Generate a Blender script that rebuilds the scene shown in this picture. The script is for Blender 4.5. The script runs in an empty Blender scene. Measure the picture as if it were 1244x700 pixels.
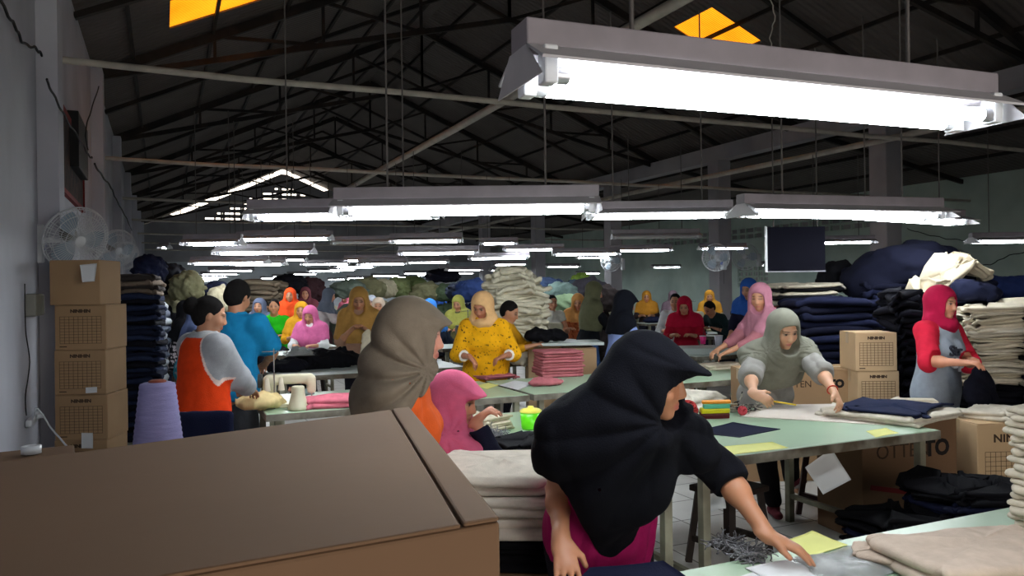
import bpy, bmesh, math, random
import numpy as np
from mathutils import Vector, Matrix
random.seed(7); RNG = np.random.RandomState(5)
SC = bpy.context.scene; COL = SC.collection
PI = math.pi
# ------------------------------------------------------------------ camera model
FPX = 950.0; CAMZ = 1.6; YAW = math.radians(24.05); ROLL = 0.014
FW = Vector((math.sin(YAW), math.cos(YAW), 0)); RT = Vector((math.cos(YAW), -math.sin(YAW), 0)); UP = Vector((0, 0, 1))
CAM = Vector((0, 0, CAMZ))
def ray(px, py):
    u = (px-622)/FPX; v = (350-py)/FPX; c, s = math.cos(ROLL), math.sin(ROLL)
    return FW + RT*(u*c+v*s) + UP*(-u*s+v*c)
def P(px, py, d): return CAM + ray(px, py)*d                     # a place seen at that pixel, d metres deep
def PZ(px, py, z):                                               # ... on the level z
    r = ray(px, py); return CAM + r*((z-CAMZ)/r.z)
def G(px, py, d):                                                # ... dropped on the floor
    p = P(px, py, d); return Vector((p.x, p.y, 0))
cam = bpy.data.objects.new('camera', bpy.data.cameras.new('camera')); COL.objects.link(cam); SC.camera = cam
cam.data.sensor_width = 36; cam.data.lens = FPX/1244*36; cam.data.clip_start = .05; cam.data.clip_end = 300
cx = (RT*math.cos(ROLL) - UP*math.sin(ROLL)); cy = (RT*math.sin(ROLL) + UP*math.cos(ROLL)); cz = -FW
cam.matrix_world = Matrix(((cx.x, cy.x, cz.x, 0), (cx.y, cy.y, cz.y, 0), (cx.z, cy.z, cz.z, CAMZ), (0, 0, 0, 1)))
# ------------------------------------------------------------------ objects
def tag(o, label=None, cat=None, group=None, kind=None):
    if label: o['label'] = label
    if cat: o['category'] = cat
    if group: o['group'] = group
    if kind: o['kind'] = kind
    return o
def empty(name, loc=(0, 0, 0), rz=0.0):
    o = bpy.data.objects.new(name, None); COL.objects.link(o); o.location = loc; o.rotation_euler = (0, 0, rz); o.empty_display_size = .1
    return o
def link(name, me, mat=None, parent=None, loc=None):
    o = bpy.data.objects.new(name, me); COL.objects.link(o)
    if mat is not None: me.materials.clear(); me.materials.append(mat)
    if parent is not None: o.parent = parent
    if loc is not None: o.location = loc
    return o
def copy_tree(o, parent=None):
    c = o.copy(); COL.objects.link(c)
    if parent is not None: c.parent = parent
    for ch in list(o.children): copy_tree(ch, c)
    return c
# ------------------------------------------------------------------ materials
def lin(c):
    return tuple(((x/12.92) if x <= .04045 else ((x+.055)/1.055)**2.4) for x in c)
def rgb(r, g, b): return lin((r/255, g/255, b/255))
MATS = {}
def mat(name, c=None, rough=.8, noise=0.12, scale=8.0, bump=0.0, bscale=40.0, attr=None, objcol=False, metal=0.0, spec=.3, c2=None, sub=0.0, stretch=(1, 1, 1), sheen=0.0):
    if name in MATS: return MATS[name]
    m = bpy.data.materials.new(name); m.use_nodes = True; nt = m.node_tree; N = nt.nodes; L = nt.links
    b = N['Principled BSDF']; b.inputs['Roughness'].default_value = rough; b.inputs['Metallic'].default_value = metal
    b.inputs['Specular IOR Level'].default_value = spec
    if sheen: b.inputs['Sheen Weight'].default_value = sheen
    tc = N.new('ShaderNodeTexCoord'); mp = N.new('ShaderNodeMapping'); mp.inputs['Scale'].default_value = stretch
    L.new(tc.outputs['Object'], mp.inputs[0])
    nz = N.new('ShaderNodeTexNoise'); nz.inputs['Scale'].default_value = scale; nz.inputs['Detail'].default_value = 4
    L.new(mp.outputs[0], nz.inputs['Vector'])
    mix = N.new('ShaderNodeMix'); mix.data_type = 'RGBA'; mix.blend_type = 'MULTIPLY'; mix.inputs['Factor'].default_value = 1
    ramp = N.new('ShaderNodeMapRange'); ramp.inputs['From Min'].default_value = .3; ramp.inputs['From Max'].default_value = .7
    ramp.inputs['To Min'].default_value = 1-noise; ramp.inputs['To Max'].default_value = 1+noise*.5
    L.new(nz.outputs['Fac'], ramp.inputs['Value'])
    if attr:
        a = N.new('ShaderNodeAttribute'); a.attribute_name = attr; L.new(a.outputs['Color'], mix.inputs['A'])
    elif objcol:
        a = N.new('ShaderNodeObjectInfo'); L.new(a.outputs['Color'], mix.inputs['A'])
    elif c2:
        mm = N.new('ShaderNodeMix'); mm.data_type = 'RGBA'; mm.inputs['A'].default_value = (*c, 1); mm.inputs['B'].default_value = (*c2, 1)
        n2 = N.new('ShaderNodeTexNoise'); n2.inputs['Scale'].default_value = scale*.35; n2.inputs['Detail'].default_value = 3; L.new(mp.outputs[0], n2.inputs['Vector'])
        r2 = N.new('ShaderNodeMapRange'); r2.inputs['From Min'].default_value = .42; r2.inputs['From Max'].default_value = .6
        L.new(n2.outputs['Fac'], r2.inputs['Value']); L.new(r2.outputs[0], mm.inputs['Factor']); L.new(mm.outputs['Result'], mix.inputs['A'])
    else: mix.inputs['A'].default_value = (*c, 1)
    L.new(ramp.outputs[0], mix.inputs['B']); L.new(mix.outputs['Result'], b.inputs['Base Color'])
    if bump:
        bz = N.new('ShaderNodeTexNoise'); bz.inputs['Scale'].default_value = bscale; bz.inputs['Detail'].default_value = 3; L.new(mp.outputs[0], bz.inputs['Vector'])
        bp = N.new('ShaderNodeBump'); bp.inputs['Strength'].default_value = bump; bp.inputs['Distance'].default_value = .01
        L.new(bz.outputs['Fac'], bp.inputs['Height']); L.new(bp.outputs[0], b.inputs['Normal'])
    if sub:
        b.inputs['Subsurface Weight'].default_value = sub; b.inputs['Subsurface Radius'].default_value = (1, .4, .2); b.inputs['Subsurface Scale'].default_value = .01
    MATS[name] = m; return m
def emis(name, c, s):
    if name in MATS: return MATS[name]
    m = bpy.data.materials.new(name); m.use_nodes = True; nt = m.node_tree; b = nt.nodes['Principled BSDF']
    b.inputs['Base Color'].default_value = (.8, .8, .8, 1); b.inputs['Emission Color'].default_value = (*c, 1); b.inputs['Emission Strength'].default_value = s
    MATS[name] = m; return m
# ------------------------------------------------------------------ hard-surface mesh builder
class MB:
    def __init__(s): s.v = []; s.f = []; s.sm = []
    def add(s, vs, fs, smooth=False):
        o = len(s.v); s.v += [tuple(v) for v in vs]; s.f += [tuple(i+o for i in f) for f in fs]; s.sm += [smooth]*len(fs); return s
    def box(s, lo, hi, M=None, bev=0.0):
        x0, y0, z0 = lo; x1, y1, z1 = hi
        if bev <= 0:
            vs = [Vector(p) for p in ((x0, y0, z0), (x1, y0, z0), (x1, y1, z0), (x0, y1, z0), (x0, y0, z1), (x1, y0, z1), (x1, y1, z1), (x0, y1, z1))]
            fs = [(3, 2, 1, 0), (4, 5, 6, 7), (0, 1, 5, 4), (1, 2, 6, 5), (2, 3, 7, 6), (3, 0, 4, 7)]
        else:
            bm = bmesh.new(); bmesh.ops.create_cube(bm, size=1)
            for v in bm.verts: v.co = Vector(((x0+x1)/2+v.co.x*(x1-x0), (y0+y1)/2+v.co.y*(y1-y0), (z0+z1)/2+v.co.z*(z1-z0)))
            bmesh.ops.bevel(bm, geom=list(bm.edges), offset=bev, segments=2, profile=.5, affect='EDGES')
            bm.verts.index_update(); vs = [v.co.copy() for v in bm.verts]; fs = [[v.index for v in f.verts] for f in bm.faces]; bm.free()
        if M is not None: vs = [M @ v for v in vs]
        return s.add(vs, fs)
    def tube(s, a, b, r, r2=None, n=8, cap=True):
        a = Vector(a); b = Vector(b); r2 = r if r2 is None else r2; d = (b-a).normalized()
        u = d.orthogonal().normalized(); w = d.cross(u)
        vs = []
        for c, rr in ((a, r), (b, r2)):
            for i in range(n):
                t = 2*PI*i/n; vs.append(c+(u*math.cos(t)+w*math.sin(t))*rr)
        fs = [(i, (i+1) % n, n+(i+1) % n, n+i) for i in range(n)]
        s.add(vs, fs, True)
        if cap: s.add(vs, [tuple(reversed(range(n))), tuple(range(n, 2*n))])
        return s
    def bar(s, a, b, w, h):                                       # square bar between two points, w sideways, h upright
        a = Vector(a); b = Vector(b); d = (b-a).normalized(); side = d.cross(UP)
        side = side.normalized() if side.length > .05 else Vector((1, 0, 0)); up = side.cross(d).normalized()
        vs = [c+side*sx*w/2+up*sz*h/2 for c in (a, b) for sx, sz in ((-1, -1), (1, -1), (1, 1), (-1, 1))]
        return s.add(vs, [(0, 1, 2, 3), (7, 6, 5, 4), (1, 0, 4, 5), (2, 1, 5, 6), (3, 2, 6, 7), (0, 3, 7, 4)])
    def path(s, pts, r, n=6):
        pts = [Vector(p) for p in pts]; rings = []; u = None
        for i, p in enumerate(pts):
            d = (pts[min(i+1, len(pts)-1)]-pts[max(i-1, 0)]).normalized()
            u = (d.orthogonal() if u is None else (u-d*u.dot(d))).normalized(); w = d.cross(u)
            rr = r[i] if isinstance(r, (list, tuple)) else r
            rings.append([p+(u*math.cos(2*PI*k/n)+w*math.sin(2*PI*k/n))*rr for k in range(n)])
        vs = [v for g in rings for v in g]; fs = []
        for i in range(len(pts)-1):
            for k in range(n): fs.append((i*n+k, i*n+(k+1) % n, (i+1)*n+(k+1) % n, (i+1)*n+k))
        s.add(vs, fs, True); m = len(pts)-1
        s.add(vs, [tuple(reversed(range(n))), tuple(range(m*n, m*n+n))]); return s
    def lathe(s, prof, n=24, c=(0, 0, 0), M=None):
        vs = []; c = Vector(c)
        for r, z in prof:
            for k in range(n):
                v = Vector((r*math.cos(2*PI*k/n), r*math.sin(2*PI*k/n), z)); vs.append((M @ v if M is not None else v)+c)
        fs = [(i*n+k, i*n+(k+1) % n, (i+1)*n+(k+1) % n, (i+1)*n+k) for i in range(len(prof)-1) for k in range(n)]
        s.add(vs, fs, True); m = len(prof)-1
        if prof[0][0] > 1e-4: s.add(vs, [tuple(reversed(range(n)))])
        if prof[-1][0] > 1e-4: s.add(vs, [tuple(range(m*n, m*n+n))])
        return s
    def build(s, name, m, parent=None, loc=None, rz=None, origin=None):
        me = bpy.data.meshes.new(name); vs = s.v
        if origin is not None: o = Vector(origin); vs = [tuple(Vector(v)-o) for v in vs]
        me.from_pydata(vs, [], s.f); me.polygons.foreach_set('use_smooth', s.sm); me.validate(); me.update()
        o = link(name, me, m, parent, loc)
        if origin is not None and loc is None: o.location = origin
        if rz is not None: o.rotation_euler = (0, 0, rz)
        return o
# ------------------------------------------------------------------ implicit surfaces (bodies, garments)
V3 = lambda p: np.array((p[0], p[1], p[2]), dtype=np.float32)
def _cone(p, a, b, ra, rb, ax, f):
    ba = b-a; pa = p-a; L2 = max(float(ba@ba), 1e-9)
    h = np.clip((pa@ba)/L2, 0, 1); q = pa-h[..., None]*ba; r = ra+(rb-ra)*h
    if ax is not None:
        t = q@ax; q = q+np.multiply.outer(t*(1/f-1), ax); n = np.sqrt((q*q).sum(-1)); return (n-r)*(f if f < 1 else 1)*1.0 if f < 1 else (n-r)
    return np.sqrt((q*q).sum(-1))-r
def _ell(p, c, R, M):
    q = (p-c)@M.T if M is not None else p-c                        # rows of M: the local axes
    k0 = np.sqrt(((q/R)**2).sum(-1)); k1 = np.sqrt(((q/(R*R))**2).sum(-1))
    return k0*(k0-1)/np.maximum(k1, 1e-6)
def _box(p, c, R, M, r):
    q = np.abs((p-c)@M.T if M is not None else p-c)-(R-r)
    return np.sqrt((np.maximum(q, 0)**2).sum(-1))+np.minimum(q.max(-1), 0)-r
def _pl(p, c, n): return (p-c)@n
class SDF:
    def __init__(s): s.ops = []; s.disp = None; s.amp = 0.0
    def cone(s, a, b, ra, rb, k=.02, ax=None, f=1.0, mode='u'):
        a, b = V3(a), V3(b); ax = None if ax is None else V3(ax)
        R = float(np.linalg.norm(b-a))/2+max(ra, rb)*max(f, 1)
        s.ops.append((mode, k, (a+b)/2, R, lambda p: _cone(p, a, b, ra, rb, ax, f))); return s
    def ell(s, c, R, M=None, k=.02, mode='u'):
        c, R = V3(c), V3(R); M = None if M is None else np.array(M, dtype=np.float32)
        s.ops.append((mode, k, c, float(max(R)), lambda p: _ell(p, c, R, M))); return s
    def box(s, c, R, M=None, r=.01, k=.01, mode='u'):
        c, R = V3(c), V3(R); M = None if M is None else np.array(M, dtype=np.float32)
        s.ops.append((mode, k, c, float(np.linalg.norm(R)), lambda p: _box(p, c, R, M, r))); return s
    def plane(s, c, n, k=.005):                                   # cuts away the side n points to
        c, n = V3(c), V3(n); s.ops.append(('p', k, c, 1e9, lambda p: _pl(p, c, n))); return s
    def fn(s, f, k=.005, mode='p', c=(0, 0, 0), R=1e9):           # cuts away f > 0 (mode p) or removes f < 0 (mode s)
        s.ops.append((mode, k, V3(c), R, f)); return s
    def _mix(s, d, e, k, mode):
        if mode == 'u':
            if k <= 0: return np.minimum(d, e)
            h = np.maximum(k-np.abs(d-e), 0)/k; return np.minimum(d, e)-h*h*k*.25
        if mode == 's': e = -e
        if k <= 0: return np.maximum(d, e)
        h = np.maximum(k-np.abs(d-e), 0)/k; return np.maximum(d, e)+h*h*k*.25
    def raw(s, p):
        d = np.full(p.shape[:-1], 9.0, dtype=np.float32)
        for mode, k, c, R, f in s.ops: d = s._mix(d, f(p).astype(np.float32), k, mode)
        return d
    def mesh(s, vox, lo=None, hi=None):
        B = 8; us = [o for o in s.ops if o[0] == 'u']
        if lo is None:
            lo = np.min([o[2]-o[3] for o in us], 0)-.03; hi = np.max([o[2]+o[3] for o in us], 0)+.03
        lo, hi = V3(lo), V3(hi); bs = vox*B; nb = np.ceil((hi-lo)/bs).astype(int)
        ix = np.stack(np.meshgrid(*[np.arange(n) for n in nb], indexing='ij'), -1).reshape(-1, 3)
        cen = lo+(ix+.5)*bs; hd = bs*.87
        dc = s.raw(cen.astype(np.float32)); keep = np.abs(dc) < hd*1.25+s.amp+.01
        ix = ix[keep]; cen = cen[keep]
        g = np.stack(np.meshgrid(*[np.arange(B+1)]*3, indexing='ij'), -1).astype(np.float32)*vox
        allK, allV, qs = [], [], []
        nx, ny, nz = [int(n)*B+2 for n in nb]
        for st in range(0, len(ix), 1200):
            I = ix[st:st+1200]; C = cen[st:st+1200]
            p = (lo+I*bs)[:, None, None, None, :].astype(np.float32)+g
            d = np.full(p.shape[:-1], 9.0, dtype=np.float32)
            for mode, k, c, R, f in s.ops:
                if R > 1e8: m = slice(None)
                else:
                    m = np.where(np.linalg.norm(C-c, axis=1)-R < hd+k+.02+s.amp)[0]
                    if not len(m): continue
                d[m] = s._mix(d[m], f(p[m]).astype(np.float32), k, mode)
            if s.disp is not None: d = d+s.disp(p, d)
            c8 = np.stack([d[:, i:B+i, j:B+j, k:B+k] for i in (0, 1) for j in (0, 1) for k in (0, 1)], -1)
            ins = c8 < 0; n = ins.sum(-1); act = (n > 0) & (n < 8)
            w = np.argwhere(act)
            if not len(w): continue
            c = c8[act]; base = p[w[:, 0], w[:, 1], w[:, 2], w[:, 3]]
            off = np.array([(i, j, k) for i in (0, 1) for j in (0, 1) for k in (0, 1)], dtype=np.float32)
            acc = np.zeros((len(w), 3), np.float32); cnt = np.zeros(len(w), np.float32)
            for a in range(8):
                for b_ in range(a+1, 8):
                    if abs(off[a]-off[b_]).sum() != 1: continue
                    x = (c[:, a] < 0) != (c[:, b_] < 0); t = np.where(x, c[:, a]/(c[:, a]-c[:, b_]+1e-12), 0)
                    acc += np.where(x[:, None], off[a]+(off[b_]-off[a])*t[:, None], 0); cnt += x
            V = base+acc/cnt[:, None]*vox
            gi = I[w[:, 0]]*B+w[:, 1:]+1; key = (gi[:, 0]*ny+gi[:, 1])*nz+gi[:, 2]
            allK.append(key); allV.append(V); qs.append(c)
        if not allK: raise RuntimeError('empty surface')
        K = np.concatenate(allK); V = np.concatenate(allV); c = np.concatenate(qs)
        o = np.argsort(K); K, V, c = K[o], V[o], c[o]
        S = (ny*nz, nz, 1); corner = (4, 2, 1); F = []
        def look(k):
            i = np.searchsorted(K, k); i = np.minimum(i, len(K)-1); return i, K[i] == k
        for ax in range(3):
            x = (c[:, 0] < 0) != (c[:, corner[ax]] < 0); k0 = K[x]; i0 = np.where(x)[0]; sg = c[x, 0] < 0
            u, v = (ax+1) % 3, (ax+2) % 3
            i1, e1 = look(k0-S[u]); i2, e2 = look(k0-S[u]-S[v]); i3, e3 = look(k0-S[v]); ok = e1 & e2 & e3
            q = np.stack([i0, i1, i2, i3], -1); q[~sg] = q[~sg][:, ::-1]; F.append(q[ok])
        return V.astype(np.float64), np.concatenate(F)
def main_piece(V, F):                                             # drops specks that are not joined to the main surface
    L = np.arange(len(V)); a = F.ravel(); b = np.roll(F, 1, 1).ravel()
    for _ in range(200):
        m = np.minimum(L[a], L[b]); N = L.copy(); np.minimum.at(N, a, m); np.minimum.at(N, b, m); N = N[N]; N = N[N]
        if (N == L).all(): break
        L = N
    u, c = np.unique(L, return_counts=True); big = set(u[c > .25*c.max()]); k = np.isin(L, list(big)); idx = np.cumsum(k)-1
    return V[k], idx[F[k[F[:, 0]]]]
def sdf_obj(name, s, vox, m, parent=None, origin=(0, 0, 0), col=None, smooth=1, biggest=False, mats=None):
    V, F = s.mesh(vox)
    if biggest: V, F = main_piece(V, F)
    if smooth:
        for _ in range(smooth):
            acc = np.zeros_like(V); cnt = np.zeros(len(V))
            for i in range(4):
                a, b = F[:, i], F[:, (i+1) % 4]
                np.add.at(acc, a, V[b]); np.add.at(cnt, a, 1)
            V = V*.5+acc/np.maximum(cnt, 1)[:, None]*.5
    me = bpy.data.meshes.new(name); n = len(V); nf = len(F)
    me.vertices.add(n); me.vertices.foreach_set('co', (V-np.array(origin)).astype(np.float32).ravel())
    me.loops.add(nf*4); me.loops.foreach_set('vertex_index', F.astype(np.int32).ravel())
    me.polygons.add(nf); me.polygons.foreach_set('loop_start', np.arange(0, nf*4, 4, dtype=np.int32)); me.polygons.foreach_set('loop_total', np.full(nf, 4, dtype=np.int32))
    me.update(calc_edges=True); me.polygons.foreach_set('use_smooth', np.ones(nf, dtype=bool)); me.validate()
    if col is not None:
        a = me.color_attributes.new('Col', 'FLOAT_COLOR', 'POINT'); cc = np.ones((n, 4), np.float32); cc[:, :3] = col(V)
        a.data.foreach_set('color', cc.ravel())
    return link(name, me, m, parent)
def wob(p, f, seed, st=(1, 1, 1)):                                # smooth wrinkly noise, about -1..1
    r = np.random.RandomState(seed); d = 0; w = 0
    for i in range(4):
        k = r.normal(size=3); k = k/np.linalg.norm(k)*f*(1+.5*i)*np.array(st); k2 = r.normal(size=3)*f*.5*np.array(st); a = 1/(1+.6*i)
        d = d+a*np.sin(p@k.astype(np.float32)+1.6*np.sin(p@k2.astype(np.float32)+r.uniform(0, 6))+r.uniform(0, 6)); w += a
    return d/w
def ridge(p, f, seed, st=(1, 1, 1)):                              # sharper creases
    return 1-2*np.abs(wob(p, f, seed, st))
# ------------------------------------------------------------------ people
def cdir(a):                                                      # direction on the ground: 0 away from the camera, 90 to the right
    a = math.radians(a); return (FW*math.cos(a)+RT*math.sin(a)).normalized()
def rot(v, ax, deg): return Matrix.Rotation(math.radians(deg), 3, ax) @ v
def ik(a, t, l1, l2, pole):
    d = t-a; D = min(d.length, (l1+l2)*.995); D = max(D, abs(l1-l2)+.02); u = d.normalized(); t = a+u*D
    x = (l1*l1-l2*l2+D*D)/(2*D); y = math.sqrt(max(l1*l1-x*x, 0)); w = pole-u*pole.dot(u)
    w = w.normalized() if w.length > 1e-4 else u.orthogonal().normalized()
    return a+u*x+w*y, t
def skeleton(pos, face, H=1.58, lean=0, side=0, twist=0, head=None, hpitch=0, htilt=0, handL=None, handR=None, poleL=None, poleR=None,
             seat=None, feet=None, stance=.09, pel_back=None, shr=1.0, hoff=None):
    J = {}; h = H/1.6; f = cdir(face); l = UP.cross(f).normalized(); J.update(h=h, f=f, l=l)
    pz = (seat+.10*h) if seat else .515*H; back = (.12*math.sin(math.radians(lean)) if pel_back is None else pel_back)*(0 if seat else 1)
    P0 = Vector(pos)+UP*pz-f*back
    s = rot(UP, l, lean); s = rot(s, f, -side); s.normalize()
    fl = (f-s*f.dot(s)).normalized(); fl = rot(fl, s, twist); ll = s.cross(fl).normalized()
    J.update(P0=P0, s=s, fc=fl, lc=ll)
    Sc = P0+s*.455*h; Nb = P0+s*.485*h+fl*.0; J['Sc'] = Sc; J['Nb'] = Nb
    hf = cdir(face if head is None else head); hl = UP.cross(hf).normalized(); hf = rot(hf, hl, hpitch); hu = hf.cross(hl).normalized()
    hl, hu = rot(hl, hf, htilt), rot(hu, hf, htilt)
    nd = (s*.45+UP*.55+hf*.12).normalized()
    Hc = Nb+nd*.165*h+hf*.01+(Vector(hoff) if hoff else Vector((0, 0, 0))); J.update(hf=hf, hl=hl, hu=hu, Hc=Hc)
    for n, sg, tgt, pole in (('L', 1, handL, poleL), ('R', -1, handR, poleR)):
        S = Sc+ll*sg*.165*h*shr-s*.01; J['S'+n] = S
        if tgt is None: tgt = S-UP*.50*h+f*.06+l*sg*.06
        pole = (ll*sg*.6-fl*.7-UP*.5) if pole is None else pole
        E, W = ik(S, Vector(tgt), .275*h, .235*h, pole); J['E'+n] = E; J['W'+n] = W
        hip = P0+(l*sg*.085*h)-UP*.03*h; J['H'+n] = hip
        if seat:
            kn = hip+f*.40*h+l*sg*.03; kn.z = max(seat+.04, .46*h); an = Vector((kn.x, kn.y, .08))-f*.05
            if kn.z > .5: an.z = kn.z-.42*h
            tf = f
        else:
            an = Vector(pos)+l*sg*stance+UP*.08*h; tf = f
            if feet and feet[0 if sg > 0 else 1] is not None: an = Vector(feet[0 if sg > 0 else 1]); tf = (f*.9+l*sg*.15).normalized()
            kn, an = ik(hip, an, .366*h, .360*h, f)
        J['K'+n] = kn; J['A'+n] = an; J['T'+n] = tf
    return J
def fr(*a): return [tuple(v) for v in a]
def torso(S, J, e=0.0, k=.06, bust=True, wide=1.0):
    h, P0, s, f, l = J['h'], J['P0'], J['s'], J['fc'], J['lc']; M = fr(l, f, s)
    S.ell(P0+s*.01, ((.165*wide*h+e), .115*h+e, .13*h+e), M, k=k)
    S.cone(P0+s*.10*h, P0+s*.30*h, .128*h*wide+e*1.2, .125*h*wide+e*1.2, k=k, ax=f, f=.76)
    S.ell(P0+s*.33*h, (.145*wide*h+e, .100*h+e, .155*h+e), M, k=k)
    S.cone(J['SL']-l*.02, J['SR']+l*.02, .05*h+e, .05*h+e, k=.07)
    S.cone(J['Sc']+s*.0, J['Nb']+s*.03, .085*h+e, .05*h+e, k=.05)
    if bust:
        for g in (1, -1): S.ell(P0+s*.30*h+f*.075*h+l*g*.065*h, (.062*h+e, .062*h+e, .062*h+e), M, k=.045)
    S.ell(P0-f*.06*h-s*.03*h, (.13*wide*h+e, .09*h+e, .11*h+e), M, k=.05)
def hand(S, J, n, hd=None, pn=None, curl=25, spread=1.0):
    g = 1 if n == 'L' else -1; W, E, h = J['W'+n], J['E'+n], J['h']*.98
    hd = (W-E).normalized() if hd is None else Vector(hd).normalized()
    pn = (-UP-hd*(-UP).dot(hd)).normalized() if pn is None else (Vector(pn)-hd*Vector(pn).dot(hd)).normalized()
    t = hd.cross(pn).normalized()*(-g)                             # towards the thumb: palm down, fingers ahead -> thumb points to the body's middle
    S.cone(W-hd*.02, W+hd*.03, .024*h, .028*h, k=.015, ax=pn, f=.62)
    S.cone(W+hd*.03*h, W+hd*.072*h+t*.004, .031*h, .034*h, k=.014, ax=pn, f=.42)
    tips = []
    for i, (o, L) in enumerate(((.028, .070), (.0095, .078), (-.009, .073), (-.026, .058))):
        b = W+hd*(.072-.004*abs(i-1.3))*h+t*o*h; d = (hd+t*(o*2.6*spread)).normalized(); a = b
        for q, (fr_, r1, r2) in enumerate(((.44, .0095, .0085), (.30, .0085, .0078), (.26, .0078, .0066))):
            d = rot(d, t, -curl*(.7 if q == 0 else 1.0)*g*(1 if True else 0)) if False else _curl(d, pn, curl*(.6 if q == 0 else 1.0))
            b = a+d*L*fr_*h; S.cone(a, b, r1*h, r2*h, k=.004); a = b
        tips.append(b)
    a = W+hd*.022*h+t*.024*h; d = (hd*.62+t*.7+pn*.25).normalized(); b = a+d*.042*h; S.cone(a, b, .0145*h, .011*h, k=.012)
    d = (hd*.85+t*.35+pn*.35).normalized(); c = b+d*.03*h; S.cone(b, c, .0108*h, .0088*h, k=.004)
    J['F'+n] = tips; J['hd'+n] = hd; J['pn'+n] = pn; J['th'+n] = c
    return tips
def _curl(d, pn, deg):
    a = math.radians(deg); return (d*math.cos(a)+pn*math.sin(a)).normalized()
def head_ops(S, J, detail=True):
    h, c, f, l, u = J['h'], J['Hc'], J['hf'], J['hl'], J['hu']; M = fr(l, f, u)
    q = lambda x, y, z: c+(l*x+f*y+u*z)*h
    S.ell(q(0, -.012, .028), (.074*h, .092*h, .086*h), M, k=.03)
    S.ell(q(0, .018, -.035), (.060*h, .072*h, .078*h), M, k=.035)
    S.cone(J['Nb']-J['s']*.02, q(0, -.012, -.05), .052*h, .050*h, k=.03)
    S.ell(q(0, .066, -.094), (.022*h, .020*h, .018*h), M, k=.025)
    for g in (1, -1): S.ell(q(.036*g, .058, -.030), (.026*h, .022*h, .026*h), M, k=.025)
    if detail:
        for g in (1, -1):
            S.ell(q(.031*g, .098, .006), (.019*h, .016*h, .011*h), M, k=.014, mode='s')
            S.ell(q(.031*g, .074, .004), (.0135*h, .0125*h, .0115*h), M, k=.002)
            S.cone(q(.012*g, .086, .024), q(.046*g, .074, .026), .007*h, .006*h, k=.014)
            S.ell(q(.012*g, .092, -.036), (.009*h, .010*h, .008*h), M, k=.008)
            S.cone(q(.0, .0905, -.0595), q(.020*g, .082, -.062), .0062*h, .004*h, k=.007)
            S.cone(q(.0, .0895, -.0700), q(.017*g, .082, -.069), .0068*h, .004*h, k=.006)
        S.cone(q(0, .086, .010), q(0, .103, -.029), .0085*h, .0115*h, k=.012)
        S.cone(q(-.02, .094, -.065), q(.02, .094, -.065), .0018*h, .0018*h, k=.002, mode='s')
    else:
        S.cone(q(0, .084, .010), q(0, .103, -.029), .011*h, .014*h, k=.014)
        for g in (1, -1): S.ell(q(.031*g, .098, .006), (.017*h, .014*h, .011*h), M, k=.014, mode='s')
        S.ell(q(0, .084, -.065), (.022*h, .010*h, .010*h), M, k=.012)
    for g in (1, -1): S.ell(q(.073*g, -.012, -.006), (.009*h, .019*h, .031*h), M, k=.008)
def limbs(S, J, e=0.0, k=.03):
    h = J['h']
    for n in 'LR':
        S.cone(J['S'+n], J['E'+n], .047*h+e, .037*h+e, k=.05)
        S.cone(J['E'+n], J['W'+n], .038*h+e, .0235*h+e, k=.02)
        m = J['E'+n].lerp(J['W'+n], .28); S.ell(m, (.040*h+e,)*3, k=.03)
        S.cone(J['H'+n], J['K'+n], .085*h+e, .054*h+e, k=.05)
        S.cone(J['K'+n], J['A'+n], .052*h+e, .034*h+e, k=.03)
        m = J['K'+n].lerp(J['A'+n], .3)-J['T'+n]*.015; S.ell(m, (.052*h+e, .052*h+e, .085*h+e), k=.04)
        a = J['A'+n]; t = J['T'+n]; S.cone(a-UP*.03*h-t*.03, a-UP*.055*h+t*.12*h, .034*h, .028*h, k=.03, ax=UP, f=.75)
def skin_col(J, base, lips=(.42, .10, .09), brow=(.02, .015, .012), far=False):
    h, c = J['h'], np.array(J['Hc']); F, Lr, U = (np.array(J[x]) for x in ('hf', 'hl', 'hu')); B = np.array(base)
    def col(V):
        q = V-c; x, y, z = q@Lr/h, q@F/h, q@U/h; out = np.tile(B, (len(V), 1)); fr_ = y > .055
        def put(m, cc, a=1.0):
            m = np.clip(m, 0, 1)*a*fr_; out[:] = out*(1-m[:, None])+np.array(cc)*m[:, None]
        ax = np.abs(x); sm = lambda d, w: np.clip(.5-d/w, 0, 1)
        put(sm(np.sqrt((x/.021)**2+((z+.066)/.0105)**2)-1, .5), lips, .8)
        put(sm(np.sqrt(((ax-.031)/.021)**2+((z-.027-.10*(.031-ax)*(-1 if False else 1)*0)/.0045)**2)-1, .8), brow, .85)
        if not far:
            put(sm(np.sqrt(((ax-.031)/.0165)**2+((z-.005)/.0070)**2)-1, .4), (.26, .21, .18), .8)
            put(sm(np.sqrt(((ax-.031)/.0068)**2+((z-.005)/.0075)**2)-1, .4), (.012, .008, .006))
            put(sm(np.sqrt(((ax-.031)/.020)**2+((z-.0135)/.003)**2)-1, .8), (.01, .008, .007), .9)
        else: put(sm(np.sqrt(((ax-.031)/.018)**2+((z-.005)/.009)**2)-1, .6), (.02, .014, .012), .85)
        put(sm(np.sqrt((x/.055)**2+((z+.03)/.03)**2)-1, .9)*(ax > .02), (B[0]*1.1, B[1]*.85, B[2]*.8), .35)
        return out
    return col
SKIN = mat('skin', attr='Col', rough=.5, noise=.05, scale=30, sub=.12, spec=.4)
CLOTH = mat('woven_cloth', attr='Col', rough=.95, noise=.10, scale=25, bump=.25, bscale=220, spec=.12, sheen=.0)
CLOTHO = mat('plain_cloth', objcol=True, rough=.95, noise=.14, scale=20, bump=.2, bscale=200, spec=.12)
SKINO = mat('skin_plain', attr='Col', rough=.55, noise=.05, scale=30, spec=.35)
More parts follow.
